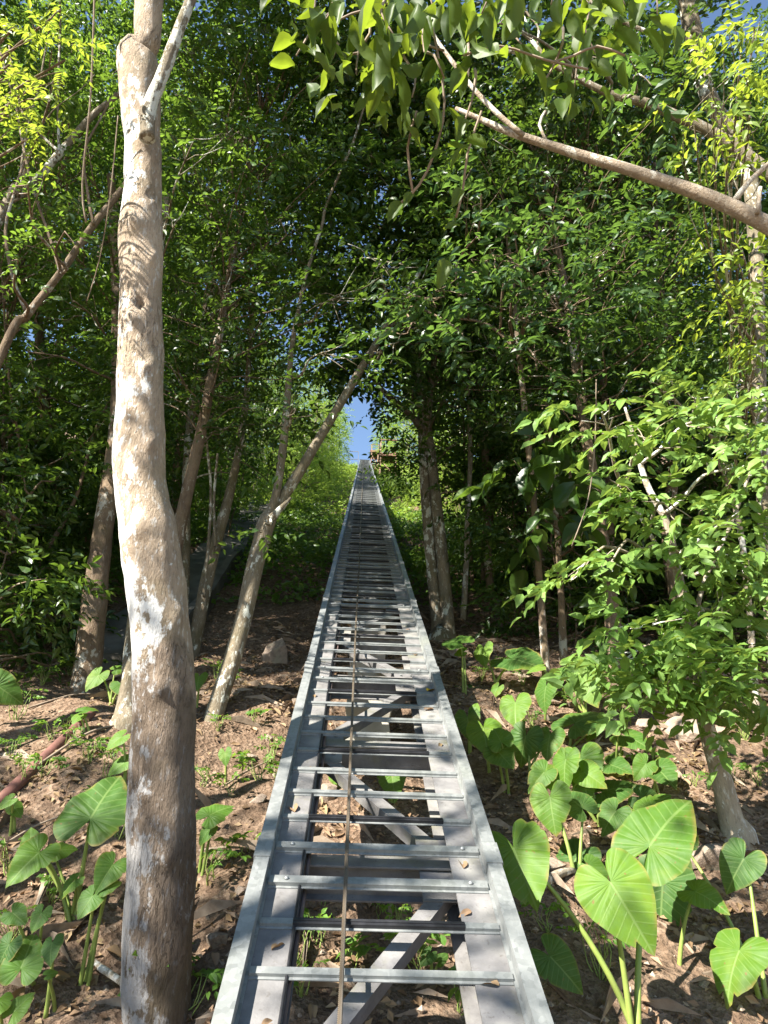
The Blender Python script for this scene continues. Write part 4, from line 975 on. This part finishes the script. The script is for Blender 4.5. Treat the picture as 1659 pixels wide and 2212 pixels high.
# ---- generic forest trees: prototypes, then copies
def make_proto(seed, h, leafmat, bark, L, spread, nb, per, zlow, tmpl=T_MID, stems=1, wr=.5, face=None):
    rg = np.random.default_rng(seed); root = empty('forest_tree', (0, 0, 0), 'x', 'tree'); mb = MB(); tp_ = []
    for s_ in range(stems):
        lean = rg.normal(0, .09, 2)*h; off = rg.normal(0, .12, 2)*(stems > 1)
        pts = [np.array([off[0], off[1], -.4])]+[np.array([off[0]+lean[0]*t**1.3+rg.normal(0, .12), off[1]+lean[1]*t**1.3+rg.normal(0, .12), h*t]) for t in (.15, .35, .6, .85)]
        r0 = .009*h*(1 if stems == 1 else .65)
        p, r = spline(pts, [r0*1.3, r0, r0*.8, r0*.55, r0*.2], .3); mb.tube(p, r, 9, .06, 4, seed); tp_.append(p)
    tp_ = np.concatenate(tp_); blobs = []; bm = MB()
    for i in range(nb):
        z = h*(zlow+(1.02-zlow)*((i+rg.uniform(0, 1))/nb)); f = (z/h-zlow)/(1-zlow); rr = spread*(.55+.9*math.sin(math.pi*min(1, max(0, f))**.8))*.75
        a = rg.uniform(0, 6.28); q = rg.uniform(.15, 1)**.6*rr
        k = np.argmin(np.abs(tp_[:, 2]-z*.85)); c = np.array([tp_[k][0]+q*math.cos(a), tp_[k][1]+q*math.sin(a), z])
        blobs.append((c, np.array([1, 1, .6])*rg.uniform(.55, 1.0)*spread*.34)); limb(bm, tp_[k], c, .02, .005, .05, seed*100+i, 5)
    t = mb.build('trunk', M[bark], root, True); b = bm.build('branches', M['bark_brown'], root, True)
    d_ = crown_data(rg, blobs, per, n_leaf=9, length=.55, L=L, face=face)
    leaf_obj('crown', d_[0], d_[1], d_[2], d_[3], wr, tmpl, M[leafmat], root)
    return root
PR = [make_proto(201, 14, 'leaf_dark', 'bark_brown', .155, 3.0, 66, 22, .22),
      make_proto(202, 15, 'leaf_mid', 'bark_brown', .145, 3.2, 70, 22, .22),
      make_proto(203, 13, 'leaf_blue', 'bark_brown', .165, 2.9, 60, 22, .24),
      make_proto(204, 15, 'leaf_dark', 'bark_brown', .15, 3.3, 72, 22, .34),
      make_proto(205, 8, 'leaf_mid', 'bark_brown', .14, 2.2, 44, 22, .04, T_MID, 3),
      make_proto(206, 3.4, 'leaf_dark', 'bark_brown', .15, 1.7, 22, 20, .04, T_MID, 4)]
def put(proto_list, i, x, y, sc, rot, label, group, z=None):
    src = proto_list[i]
    if not src.get('used'): o = src; src['used'] = 1
    else: o = copy_tree(src)
    o.location = (x, y, float(gz(x, y)) if z is None else z); o.scale = (sc, sc, sc*rnd.uniform(.92, 1.12)); o.rotation_euler = (0, 0, rot)
    o['label'] = label; o['group'] = group; return o
LEFT = 'dense shaded forest trees left of the track'; RIGHT = 'dense shaded forest trees right of the track'
spots = [  # x, y, proto, scale, label
    (-4.6, 9.5, 4, .75), (-5.6, 12, 1, .85), (-3.4, 13.5, 0, .9), (-7.2, 10.5, 3, .9), (-8.0, 14.5, 1, 1.0), (-5.6, 16.5, 4, .7), (-3.6, 18, 4, .5), (-10.5, 12.5, 0, 1.0), (-7.6, 20.5, 4, .9), (-4.6, 22, 4, .6), (-13.5, 22, 3, 1.2), (-9.6, 25, 1, 1.2), (-6.2, 8.2, 1, .7),
    (3.2, 11.5, 0, .85), (4.6, 9.4, 2, .8), (5.8, 12.5, 3, .95), (3.4, 15, 2, .95), (7.2, 10.2, 0, .85), (4.4, 19, 0, .95), (6.2, 17.5, 3, 1.05), (8.6, 15, 1, 1.0), (10.8, 12.5, 3, 1.0), (7.4, 20.5, 0, 1.1), (6.6, 23, 2, 1.05), (9.5, 25.5, 3, 1.2), (6.4, 7.4, 4, .8), (2.4, 13.2, 4, .75),
    (-4.0, 7.6, 5, .8), (-5.2, 9.0, 5, 1.0), (-6.6, 10.0, 5, 1.0), (-7.6, 12.0, 5, 1.1), (-4.4, 11.4, 5, .8), (-5.4, 14.4, 5, 1.1), (-9.4, 14, 5, 1.2), (-8.2, 17.5, 5, 1.2), (-5.0, 19.5, 5, 1.0), (-11.5, 16, 5, 1.3), (-6.8, 23, 5, 1.2),
    (3.0, 9.6, 5, .7), (4.2, 11, 5, .9), (5.6, 10.2, 5, 1.0), (3.2, 12.8, 5, .9), (5.0, 14.2, 5, 1.1), (7.0, 12.4, 5, 1.1), (8.8, 11, 5, 1.2), (3.4, 16.2, 5, .7), (5.2, 20.6, 5, 1.0), (7.4, 17, 5, 1.2), (10.5, 15.5, 5, 1.3), (6.2, 8.2, 5, .8), (12, 20, 5, 1.3),
    (-5.2, 26, 4, .7), (-9.8, 28.5, 3, .8), (-11.5, 31, 0, 1.1), (7.4, 26, 3, .85), (7.8, 29, 0, 1.0), (15.5, 27, 3, 1.2), (-17, 24, 0, 1.2), (17, 22, 1, 1.2),
    (-2.2, 8.2, 3, .62), (3.0, 8.0, 3, .66), (-8.5, 6.6, 3, .8), (9.5, 7.5, 3, .85)]
for (x, y, i, sc) in spots:
    kind = ('tall dark leaved tree', 'tall fresh green tree', 'tall glossy leaved tree', 'high crowned dark tree', 'bushy many stemmed small tree', 'low dark leafy bush')[i]
    row = 'front row' if y < 11 else 'middle row' if y < 17 else 'back row'
    edge = 'near it' if abs(x) < 4.3 else 'off it' if abs(x) < 8 else 'picture edge'
    o = put(PR, i, x, y, sc, rnd.uniform(0, 6.28), '%s, %s of forest %s of the track, %s' % (kind, row, 'left' if x < 0 else 'right', edge), LEFT if x < 0 else RIGHT)
    if i == 5: o.name = 'forest_bush'; o['category'] = 'bush'
# trees further up the hill in full sun
FC = np.array([-.4, -1.3, .6])
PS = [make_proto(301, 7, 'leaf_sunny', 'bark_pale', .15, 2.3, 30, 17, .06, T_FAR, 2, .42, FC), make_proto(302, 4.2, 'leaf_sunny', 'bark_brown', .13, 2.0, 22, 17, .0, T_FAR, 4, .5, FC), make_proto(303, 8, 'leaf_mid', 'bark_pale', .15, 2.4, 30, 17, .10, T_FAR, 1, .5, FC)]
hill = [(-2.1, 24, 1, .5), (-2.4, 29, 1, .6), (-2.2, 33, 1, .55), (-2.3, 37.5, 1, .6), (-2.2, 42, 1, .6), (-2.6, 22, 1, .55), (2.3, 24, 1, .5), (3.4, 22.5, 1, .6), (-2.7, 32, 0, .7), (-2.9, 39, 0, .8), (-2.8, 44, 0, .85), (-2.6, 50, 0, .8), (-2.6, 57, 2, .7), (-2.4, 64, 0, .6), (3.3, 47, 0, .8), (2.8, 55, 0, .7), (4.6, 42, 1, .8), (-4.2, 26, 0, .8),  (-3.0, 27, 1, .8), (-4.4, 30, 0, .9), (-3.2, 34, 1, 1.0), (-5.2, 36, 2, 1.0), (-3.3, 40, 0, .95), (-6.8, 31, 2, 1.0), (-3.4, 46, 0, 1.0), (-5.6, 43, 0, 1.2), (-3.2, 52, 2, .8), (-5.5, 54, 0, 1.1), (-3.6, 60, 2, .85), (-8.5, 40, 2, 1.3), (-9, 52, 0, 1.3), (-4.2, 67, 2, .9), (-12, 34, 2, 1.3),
        (3.6, 27, 1, .75), (4.6, 29, 0, .9), (4.4, 34.5, 1, .8), (5.4, 34, 2, 1.0), (4.6, 38, 1, .7), (6.2, 39, 0, 1.1), (4.4, 45, 0, 1.0), (3.6, 49, 2, .8), (6.4, 50, 2, 1.1), (4.0, 62, 2, .9), (3.4, 70, 2, .8), (8.8, 44, 0, 1.3), (9.4, 33, 2, 1.2), (7.2, 60, 2, 1.2), (12.5, 38, 2, 1.4)]
for (x, y, i, sc) in hill:
    o = put(PS, i, x, y, sc, rnd.uniform(-.7, .7), 'sunlit %s on the %s slope above the shade, %s' % (('yellow green bush', 'low green bush', 'light green tree')[i] if i != 1 else 'low green bush', 'left' if x < 0 else 'right', 'far up the hill' if y > 42 else 'halfway up the hill'), 'sunlit bushes and trees on the %s upper slope' % ('left' if x < 0 else 'right'))
    o['category'] = 'bush' if i == 1 else 'tree'
    o.name = 'sunny_shrub' if i == 1 else 'hillside_tree'
# canopy trees added out of view behind and beside the camera for shade
PC = []
# each unseen tree is placed so its crown blocks the sun
def overhead(base, top, spread, n, seed, label, lm, per=34, br=(.7, 1.1), grp='tall canopy trees added out of view for shade', extra=()):
    rg = np.random.default_rng(seed); root = empty('added_shade_tree', (base[0], base[1], float(gz(*base))), label, 'tree', grp)
    b = np.array([base[0], base[1], root.location[2]-.3]); t = np.array(top); mb = MB()
    p, r = spline([b, b*.7+t*.3+np.array([(b-t)[0]*.3, 0, 1.5]), b*.25+t*.75+np.array([0, 0, 2.6]), t], [.2, .16, .1, .05], .3); mb.tube(p, r, 12, .05, 4, seed); add_part(root, mb.build('trunk', M['bark_brown'], None, True))
    blobs = []; bm = MB()
    for c, rr in extra: blobs.append((np.array(c), np.array([1, 1, .7])*rr)); limb(bm, p[-2], np.array(c), .04, .01, .03, seed*7, 5)
    for i in range(n):
        c = t+np.array([rg.uniform(-1, 1)*spread[0], rg.uniform(-1, 1)*spread[1], rg.uniform(-1, 1)*spread[2]]); blobs.append((c, np.array([1, 1, .5])*rg.uniform(*br)))
        k = rg.integers(int(len(p)*.7), len(p)); limb(bm, p[k], c, .04, .01, .03, seed*77+i, 5)
    add_part(root, bm.build('branches', M['bark_brown'], None, True))
    d_ = crown_data(rg, blobs, per, n_leaf=9, length=.6, L=.16); add_part(root, leaf_obj('crown', *d_[:4], .5, T_MID, M[lm]))
overhead((-8.6, 2.6), (-2.6, 6.0, 13.6), (2.6, 1.9, 1.3), 44, 611, 'tall tree added outside the left edge, arching over the track for shade', 'leaf_dark')
overhead((9.6, 2.2), (2.0, 6.0, 13.8), (2.4, 1.9, 1.3), 44, 612, 'tall tree added outside the right edge, arching over the track for shade', 'leaf_dark')
overhead((-8.4, -3.4), (-6.4, -1.5, 6.9), (3.2, 2.0, 1.0), 9, 613, 'open crowned tree added behind the camera to throw dappled shade', 'leaf_mid', 12, (.4, .7), 'open canopy trees added behind the camera for dappled shade', [((-7.2, -.7, 6.3), .6), ((-7.4, -.9, 5.7), .65), ((-7.0, -.6, 5.9), .6), ((-7.2, -.8, 5.2), .6), ((-6.9, -.8, 4.8), .5)])  # extra leaf clumps added to shade the lower big trunk
overhead((-3.0, -6.4), (-4.6, -2.4, 7.4), (2.2, 1.6, .9), 6, 614, 'slender open tree added behind the camera to throw dappled shade', 'leaf_mid', 12, (.4, .7), 'open canopy trees added behind the camera for dappled shade')
overhead((-12.5, 4.6), (-9.8, 6.6, 12.6), (3.2, 2.4, 1.4), 40, 615, 'tall tree added outside the left edge to shade the left wall of foliage', 'leaf_dark')
overhead((-8.0, 1.6), (-3.7, 5.0, 10.7), (2.3, 1.3, .9), 13, 616, 'tall tree added outside the left edge to shade the middle of the forest', 'leaf_dark')
overhead((-12.0, 1.8), (-9.0, 4.3, 9.5), (2.8, 2.0, 1.2), 28, 617, 'broad tree added outside the left edge to shade trunks left of the track', 'leaf_dark')
for src in PR+PS+PC:
    if 'used' in src: del src['used']
for o in COL.objects:
    if 'used' in o: del o['used']

# ================================================================== UNDERGROWTH
rg = np.random.default_rng(77)
def scatter(n, xr_, yr_, keep):
    x = rg.uniform(*xr_, n); y = rg.uniform(*yr_, n); k = keep(x, y); x, y = x[k], y[k]; return np.stack([x, y, gz(x, y)], -1)
# low vines and herbs on the upper slope
def cover(name, n, yr_, keep, L, mat, up, label, xr_=(-14, 14)):
    p = scatter(n, xr_, yr_, keep); hgt = np.clip(.12+.5*(fbm(p[:, 0]*.6, p[:, 1]*.6, 0, 8)+.5), .03, 1.3)*up
    k = 5; m = len(p); q = np.repeat(p, k, 0)+rg.normal(0, .13, (m*k, 3)); q[:, 2] = np.repeat(p[:, 2], k)+np.repeat(hgt, k)*rg.uniform(.2, 1, m*k)
    D = rg.normal(0, 1, (m*k, 3)); D[:, 2] = -.1+rg.normal(0, .3, m*k); Nn2 = rg.normal(0, .4, (m*k, 3))+[-.35, -.75, .7]
    o = leaf_obj(name, q, D, Nn2, L*rg.uniform(.6, 1.3, m*k), .75, T_FAR, M[mat]); return tag(o, label, None, None, 'stuff')
offp = lambda x, y: np.abs(x-XC) > .75
onpath = lambda x, y: ~((x > -3.6-(y-9)*.055) & (x < -2.1-(y-9)*.055) & (y < 26))
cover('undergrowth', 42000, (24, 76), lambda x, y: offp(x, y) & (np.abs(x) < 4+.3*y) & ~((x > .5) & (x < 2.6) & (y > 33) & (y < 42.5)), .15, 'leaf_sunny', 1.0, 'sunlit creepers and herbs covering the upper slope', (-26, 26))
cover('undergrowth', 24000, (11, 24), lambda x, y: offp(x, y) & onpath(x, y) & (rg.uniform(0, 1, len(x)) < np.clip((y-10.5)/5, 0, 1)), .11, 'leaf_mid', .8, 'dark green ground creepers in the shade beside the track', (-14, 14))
# grass tufts near the platform
p = scatter(1500, (.9, 3.2), (28, 45), lambda x, y: vnoise(x*1.2, y*.8, 0, 4) > -.1); kk = 7; q = np.repeat(p, kk, 0)+rg.normal(0, .09, (len(p)*kk, 3))*[1, 1, 0]
D = rg.normal(0, .35, q.shape)+[0, 0, 1]
tag(leaf_obj('tall_grass', q, D, rg.normal(0, 1, q.shape), rg.uniform(.4, 1.0, len(q)), .05, T_FAR, M['grass']), 'pale tall grass on the slope below the platforms', None, None, 'stuff')

# dead leaves and twigs on the ground
def litter(n, L0, L1, keep, tm, wr):
    p = scatter(n, (-6.5, 6.5), (2.2, 12.5), keep); m = len(p)
    D = rg.normal(0, 1, (m, 3)); D[:, 2] = rg.normal(0, .22, m); D[:, 2] += TANTH*D[:, 1]*.8
    Nn2 = rg.normal(0, .38, (m, 3))+[0, -TANTH, 1]; p[:, 2] += rg.uniform(.004, .03, m)
    return p, D, Nn2, rg.uniform(L0, L1, m), wr, tm
dens = lambda x, y: rg.uniform(0, 1, len(x)) < np.clip(.42+.8*fbm(x*.9, y*.9, 0, 12), .08, 1)
a = litter(52000, .03, .08, dens, T_FAR, .55)
tag(leaf_obj('leaf_litter', *a[:4], a[4], a[5], M['dead']), 'dry brown fallen leaves covering the soil', None, None, 'stuff')
a = litter(2600, .06, .125, dens, T_BIG, .5)
tag(leaf_obj('leaf_litter', *a[:4], a[4], a[5], M['dead'], None, True), 'large curled dead leaves lying on the soil', None, None, 'stuff')
p = scatter(2600, (-6, 6), (2.2, 11), dens); D = rg.normal(0, 1, p.shape); D[:, 2] = D[:, 1]*TANTH+rg.normal(0, .12, len(p)); p[:, 2] += .02
tag(leaf_obj('twig_litter', p, D, rg.normal(0, .3, p.shape)+[0, 0, 1], rg.uniform(.12, .5, len(p)), .035, T_FAR, M['twig']), 'thin dry twigs scattered over the soil', None, None, 'stuff')

# small stones (uncountable) and rocks
def rock_mesh(seed):
    import bmesh
    planes = sphere_dirs(np.random.default_rng(seed+60), 11)
    bm = bmesh.new(); bmesh.ops.create_icosphere(bm, subdivisions=4, radius=1)
    for v in bm.verts:
        q = np.array(v.co); f = float(1+.22*fbm(q[0]*1.1+seed, q[1]*1.1, q[2]*1.1, seed)+.05*vnoise(q[0]*5, q[1]*5, q[2]*5, seed)); q = q*f
        for pn in planes:
            e = q@pn-(.62+.1*math.sin(seed+pn[0]*9))
            if e > 0: q = q-pn*e*.92
        v.co = q
    me = bpy.data.meshes.new('rock'); bm.to_mesh(me); bm.free(); me.materials.append(M['rock']); return me
RM = [rock_mesh(k) for k in range(5)]
def rock(px, py, size, sc, label, group=None, seed=0):
    p = PG(px, py); o = bpy.data.objects.new('rock', RM[seed % 5]); COL.objects.link(o)
    s = size/FPX*(p@CF)*.5; o.location = tuple(p+np.array([0, 0, s*.25])); o.scale = (s*sc[0], s*sc[1], s*sc[2]); o.rotation_euler = (rnd.uniform(-.3, .3), rnd.uniform(-.3, .3), rnd.uniform(0, 6)); tag(o, label, 'rock', group)
rock(600, 1425, 84, (.7, .8, 1.0), 'largest pale pointed rock left of the track', None, 1)
rock(672, 1745, 46, (1, .8, .8), 'brown rock under the left rail', None, 2)
rock(1520, 1870, 110, (.8, 1.3, .7), 'long smooth brown boulder behind the elephant ears', None, 3)
rock(1490, 1600, 130, (1.1, .9, .6), 'wide dark boulder in shade under the leafy sapling', None, 4)
rock(1395, 1575, 70, (1, .8, .6), 'smaller dark boulder in the shade beside the wide one', None, 0)
rock(700, 1730, 70, (.7, .8, 1.2), 'earthy lump of rock seen between the nearest cross beam and left rail', None, 3)
rock(470, 2040, 60, (1, 1, .7), 'flat grey stone near the lower left of the track', None, 2)
rock(1180, 1880, 70, (1.4, .6, .6), 'pale knobbly stone beside the right rail', None, 1)
rs = [(540, 1640), (580, 1600), (512, 1500), (600, 1680), (560, 1735), (640, 1520), (480, 1850), (520, 1930), (450, 1985), (230, 2140), (60, 1660), (1220, 1990), (1270, 2060), (1310, 2090), (1420, 2100), (1450, 2160), (1520, 2130), (1500, 2050), (1590, 2200), (1260, 2160), (1210, 2190), (1400, 2190), (1330, 2010), (1490, 1770), (1120, 1560), (1180, 1660), (1330, 1590), (800, 2120), (670, 2000), (850, 1880), (1540, 2010), (1570, 1930), (1380, 2040)]
for i, (a, b) in enumerate(rs):
    rock(a, b, rnd.uniform(18, 48), (1, rnd.uniform(.7, 1), rnd.uniform(.5, .8)), 'small brown stone half buried in the litter %s' % ('left of the track' if a < 700 else 'right of the track' if a > 1000 else 'under the track'), 'small stones on the soil', i)
pst = scatter(5000, (-5, 5), (2.2, 10), lambda x, y: (fbm(x*.8, y*.8, 0, 40) > -.05)); smb = MB()
for q in pst:
    s = rnd.choice((.008, .012, .018, .026)); 
    v = [np.array(q)+np.array([rnd.uniform(.6, 1.2)*a*s, rnd.uniform(.6, 1.2)*b*s, rnd.uniform(.5, .9)*c*s+s*.4]) for a, b, c in ((1, 0, 0), (-1, 0, 0), (0, 1, 0), (0, -1, 0), (0, 0, 1), (0, 0, -1))]
    b0 = len(smb.v); smb.v += [tuple(t) for t in v]
    for f in ((0, 2, 4), (2, 1, 4), (1, 3, 4), (3, 0, 4), (2, 0, 5), (1, 2, 5), (3, 1, 5), (0, 3, 5)): smb.f.append(tuple(b0+t for t in f))
tag(smb.build('gravel', M['rock']), 'loose gravel and clods on the soil', None, None, 'stuff')

# fallen sticks
def stick(pa, pb, r, label, mat='twig', up=.03):
    a, b = PG(*pa, up), PG(*pb, up); mb = MB(); m = (a+b)/2; m[2] = max(m[2], float(gz(m[0], m[1]))+up)
    p, rr = spline([a, m+np.array([0, 0, .02]), b], [r, r*.85, r*.5], .05); mb.tube(p, rr, 7, .08, 12, 3); tag(mb.build('fallen_branch', M[mat], None, True), label, 'branch')
stick((60, 1668), (300, 1560), .012, 'long thin fallen stick crossing above the rusty pipe')
stick((430, 1838), (565, 1838), .010, 'straight pale stick lying between trunk and left rail')
stick((1170, 1912), (1240, 1880), .035, 'short thick broken log beside the right rail', 'bark_pale', .04)
stick((0, 1830), (140, 1760), .009, 'thin grey stick near the elephant ears at the left')
stick((480, 1700), (590, 1640), .009, 'curved twig on the bare soil left of the rail')
stick((200, 2080), (330, 2190), .02, 'pale broken branch beside the base of the big trunk', 'bark_pale')
stick((1300, 1800), (1380, 1760), .012, 'brown twig lying under the elephant ear leaves')
stick((60, 1530), (240, 1500), .010, 'bare stick in the shade left of the slanted trunk')

# ---- small weeds: prototypes then copies
def weed_proto(seed, n, L, h):
    rg = np.random.default_rng(seed); root = empty('weed_seedling', (0, 0, 0), 'x', 'plant'); mb = MB(); Cs, Os = [], []
    for k in range(n):
        a = rg.uniform(0, 6.28); q = np.array([math.cos(a)*rg.uniform(.02, .11), math.sin(a)*rg.uniform(.02, .11), h*rg.uniform(.5, 1)])
        limb(mb, (0, 0, -.03), q, .004, .002, 0, seed*7+k, 5); Cs.append(q); Os.append(np.array([math.cos(a), math.sin(a), .25]))
    mb.build('stem', M['stalk'], root, True)
    d_ = sprays(rg, np.array(Cs), np.array(Os), n_leaf=6, length=.09, L=L, droop=.3); leaf_obj('foliage', *d_[:4], .6, T_MID, M['leaf_weed'], root)
    return root
WP = [weed_proto(501, 6, .055, .18), weed_proto(502, 9, .045, .28), weed_proto(503, 4, .07, .14), weed_proto(504, 10, .05, .22)]
wl = [(30, 1560, 1), (70, 1580, 1), (110, 1600, 0), (150, 1625, 1), (190, 1650, 3), (215, 1600, 1), (235, 1690, 1), (225, 1770, 3), (250, 1820, 1), (235, 1980, 0), (20, 1640, 3), (45, 1700, 1), (90, 1680, 0), (60, 1960, 3), (20, 1900, 3), (110, 1960, 3), (20, 2050, 3), (230, 1560, 0), (140, 1570, 2), (60, 1610, 2), (30, 1520, 3), (200, 1545, 3), (240, 1640, 2),
      (470, 1580, 3), (490, 1500, 1), (520, 1650, 2), (560, 1690, 0), (500, 1720, 0), (585, 1660, 1), (600, 1700, 3), (440, 1700, 0), (450, 1910, 0), (545, 1560, 2), (470, 1470, 3), (530, 1850, 2),
      (640, 2080, 1), (690, 2050, 0), (760, 2090, 2), (650, 2160, 3), (900, 2100, 0), (860, 2040, 1), (730, 1690, 1), (950, 1660, 0), (820, 1990, 2), (700, 1960, 0), (990, 2180, 2), (600, 2180, 3),
      (1150, 1590, 1), (1240, 1690, 2), (1400, 1660, 2), (1460, 1580, 2), (1130, 1480, 3), (1040, 1470, 3), (1090, 1450, 3), (1230, 1520, 2), (1500, 1700, 0), (1180, 2010, 0), (1300, 2120, 1), (1250, 1540, 3), (1580, 1690, 3), (1640, 1700, 3), (1610, 1600, 3),
      (300, 2200, 0), (330, 2190, 1), (380, 2180, 1), (400, 2200, 0), (90, 1480, 3), (40, 1440, 3), (150, 1460, 3), (1290, 1470, 3), (1340, 1530, 2)]
wl = [w_ for k, w_ in enumerate(wl) if not (w_[0] < 280 and k % 4 == 1)]
for (a, b, i) in wl:
    src = WP[i]
    p = PG(a, b)
    side = 'left of the big trunk' if a < 280 else 'between the big trunk and the track' if a < 620 else 'under the track' if a < 1000 else 'among the elephant ears right of the track'
    if src.get('used'): o = copy_tree(src)
    else: o = src; src['used'] = 1
    o.location = tuple(p); s = rnd.uniform(.65, 1.15); o.scale = (s, s, s); o.rotation_euler = (0, 0, rnd.uniform(0, 6.28))
    o['label'] = 'small bright green weed on the litter '+side; o['group'] = 'weeds '+side
for o in COL.objects:
    if 'used' in o: del o['used']
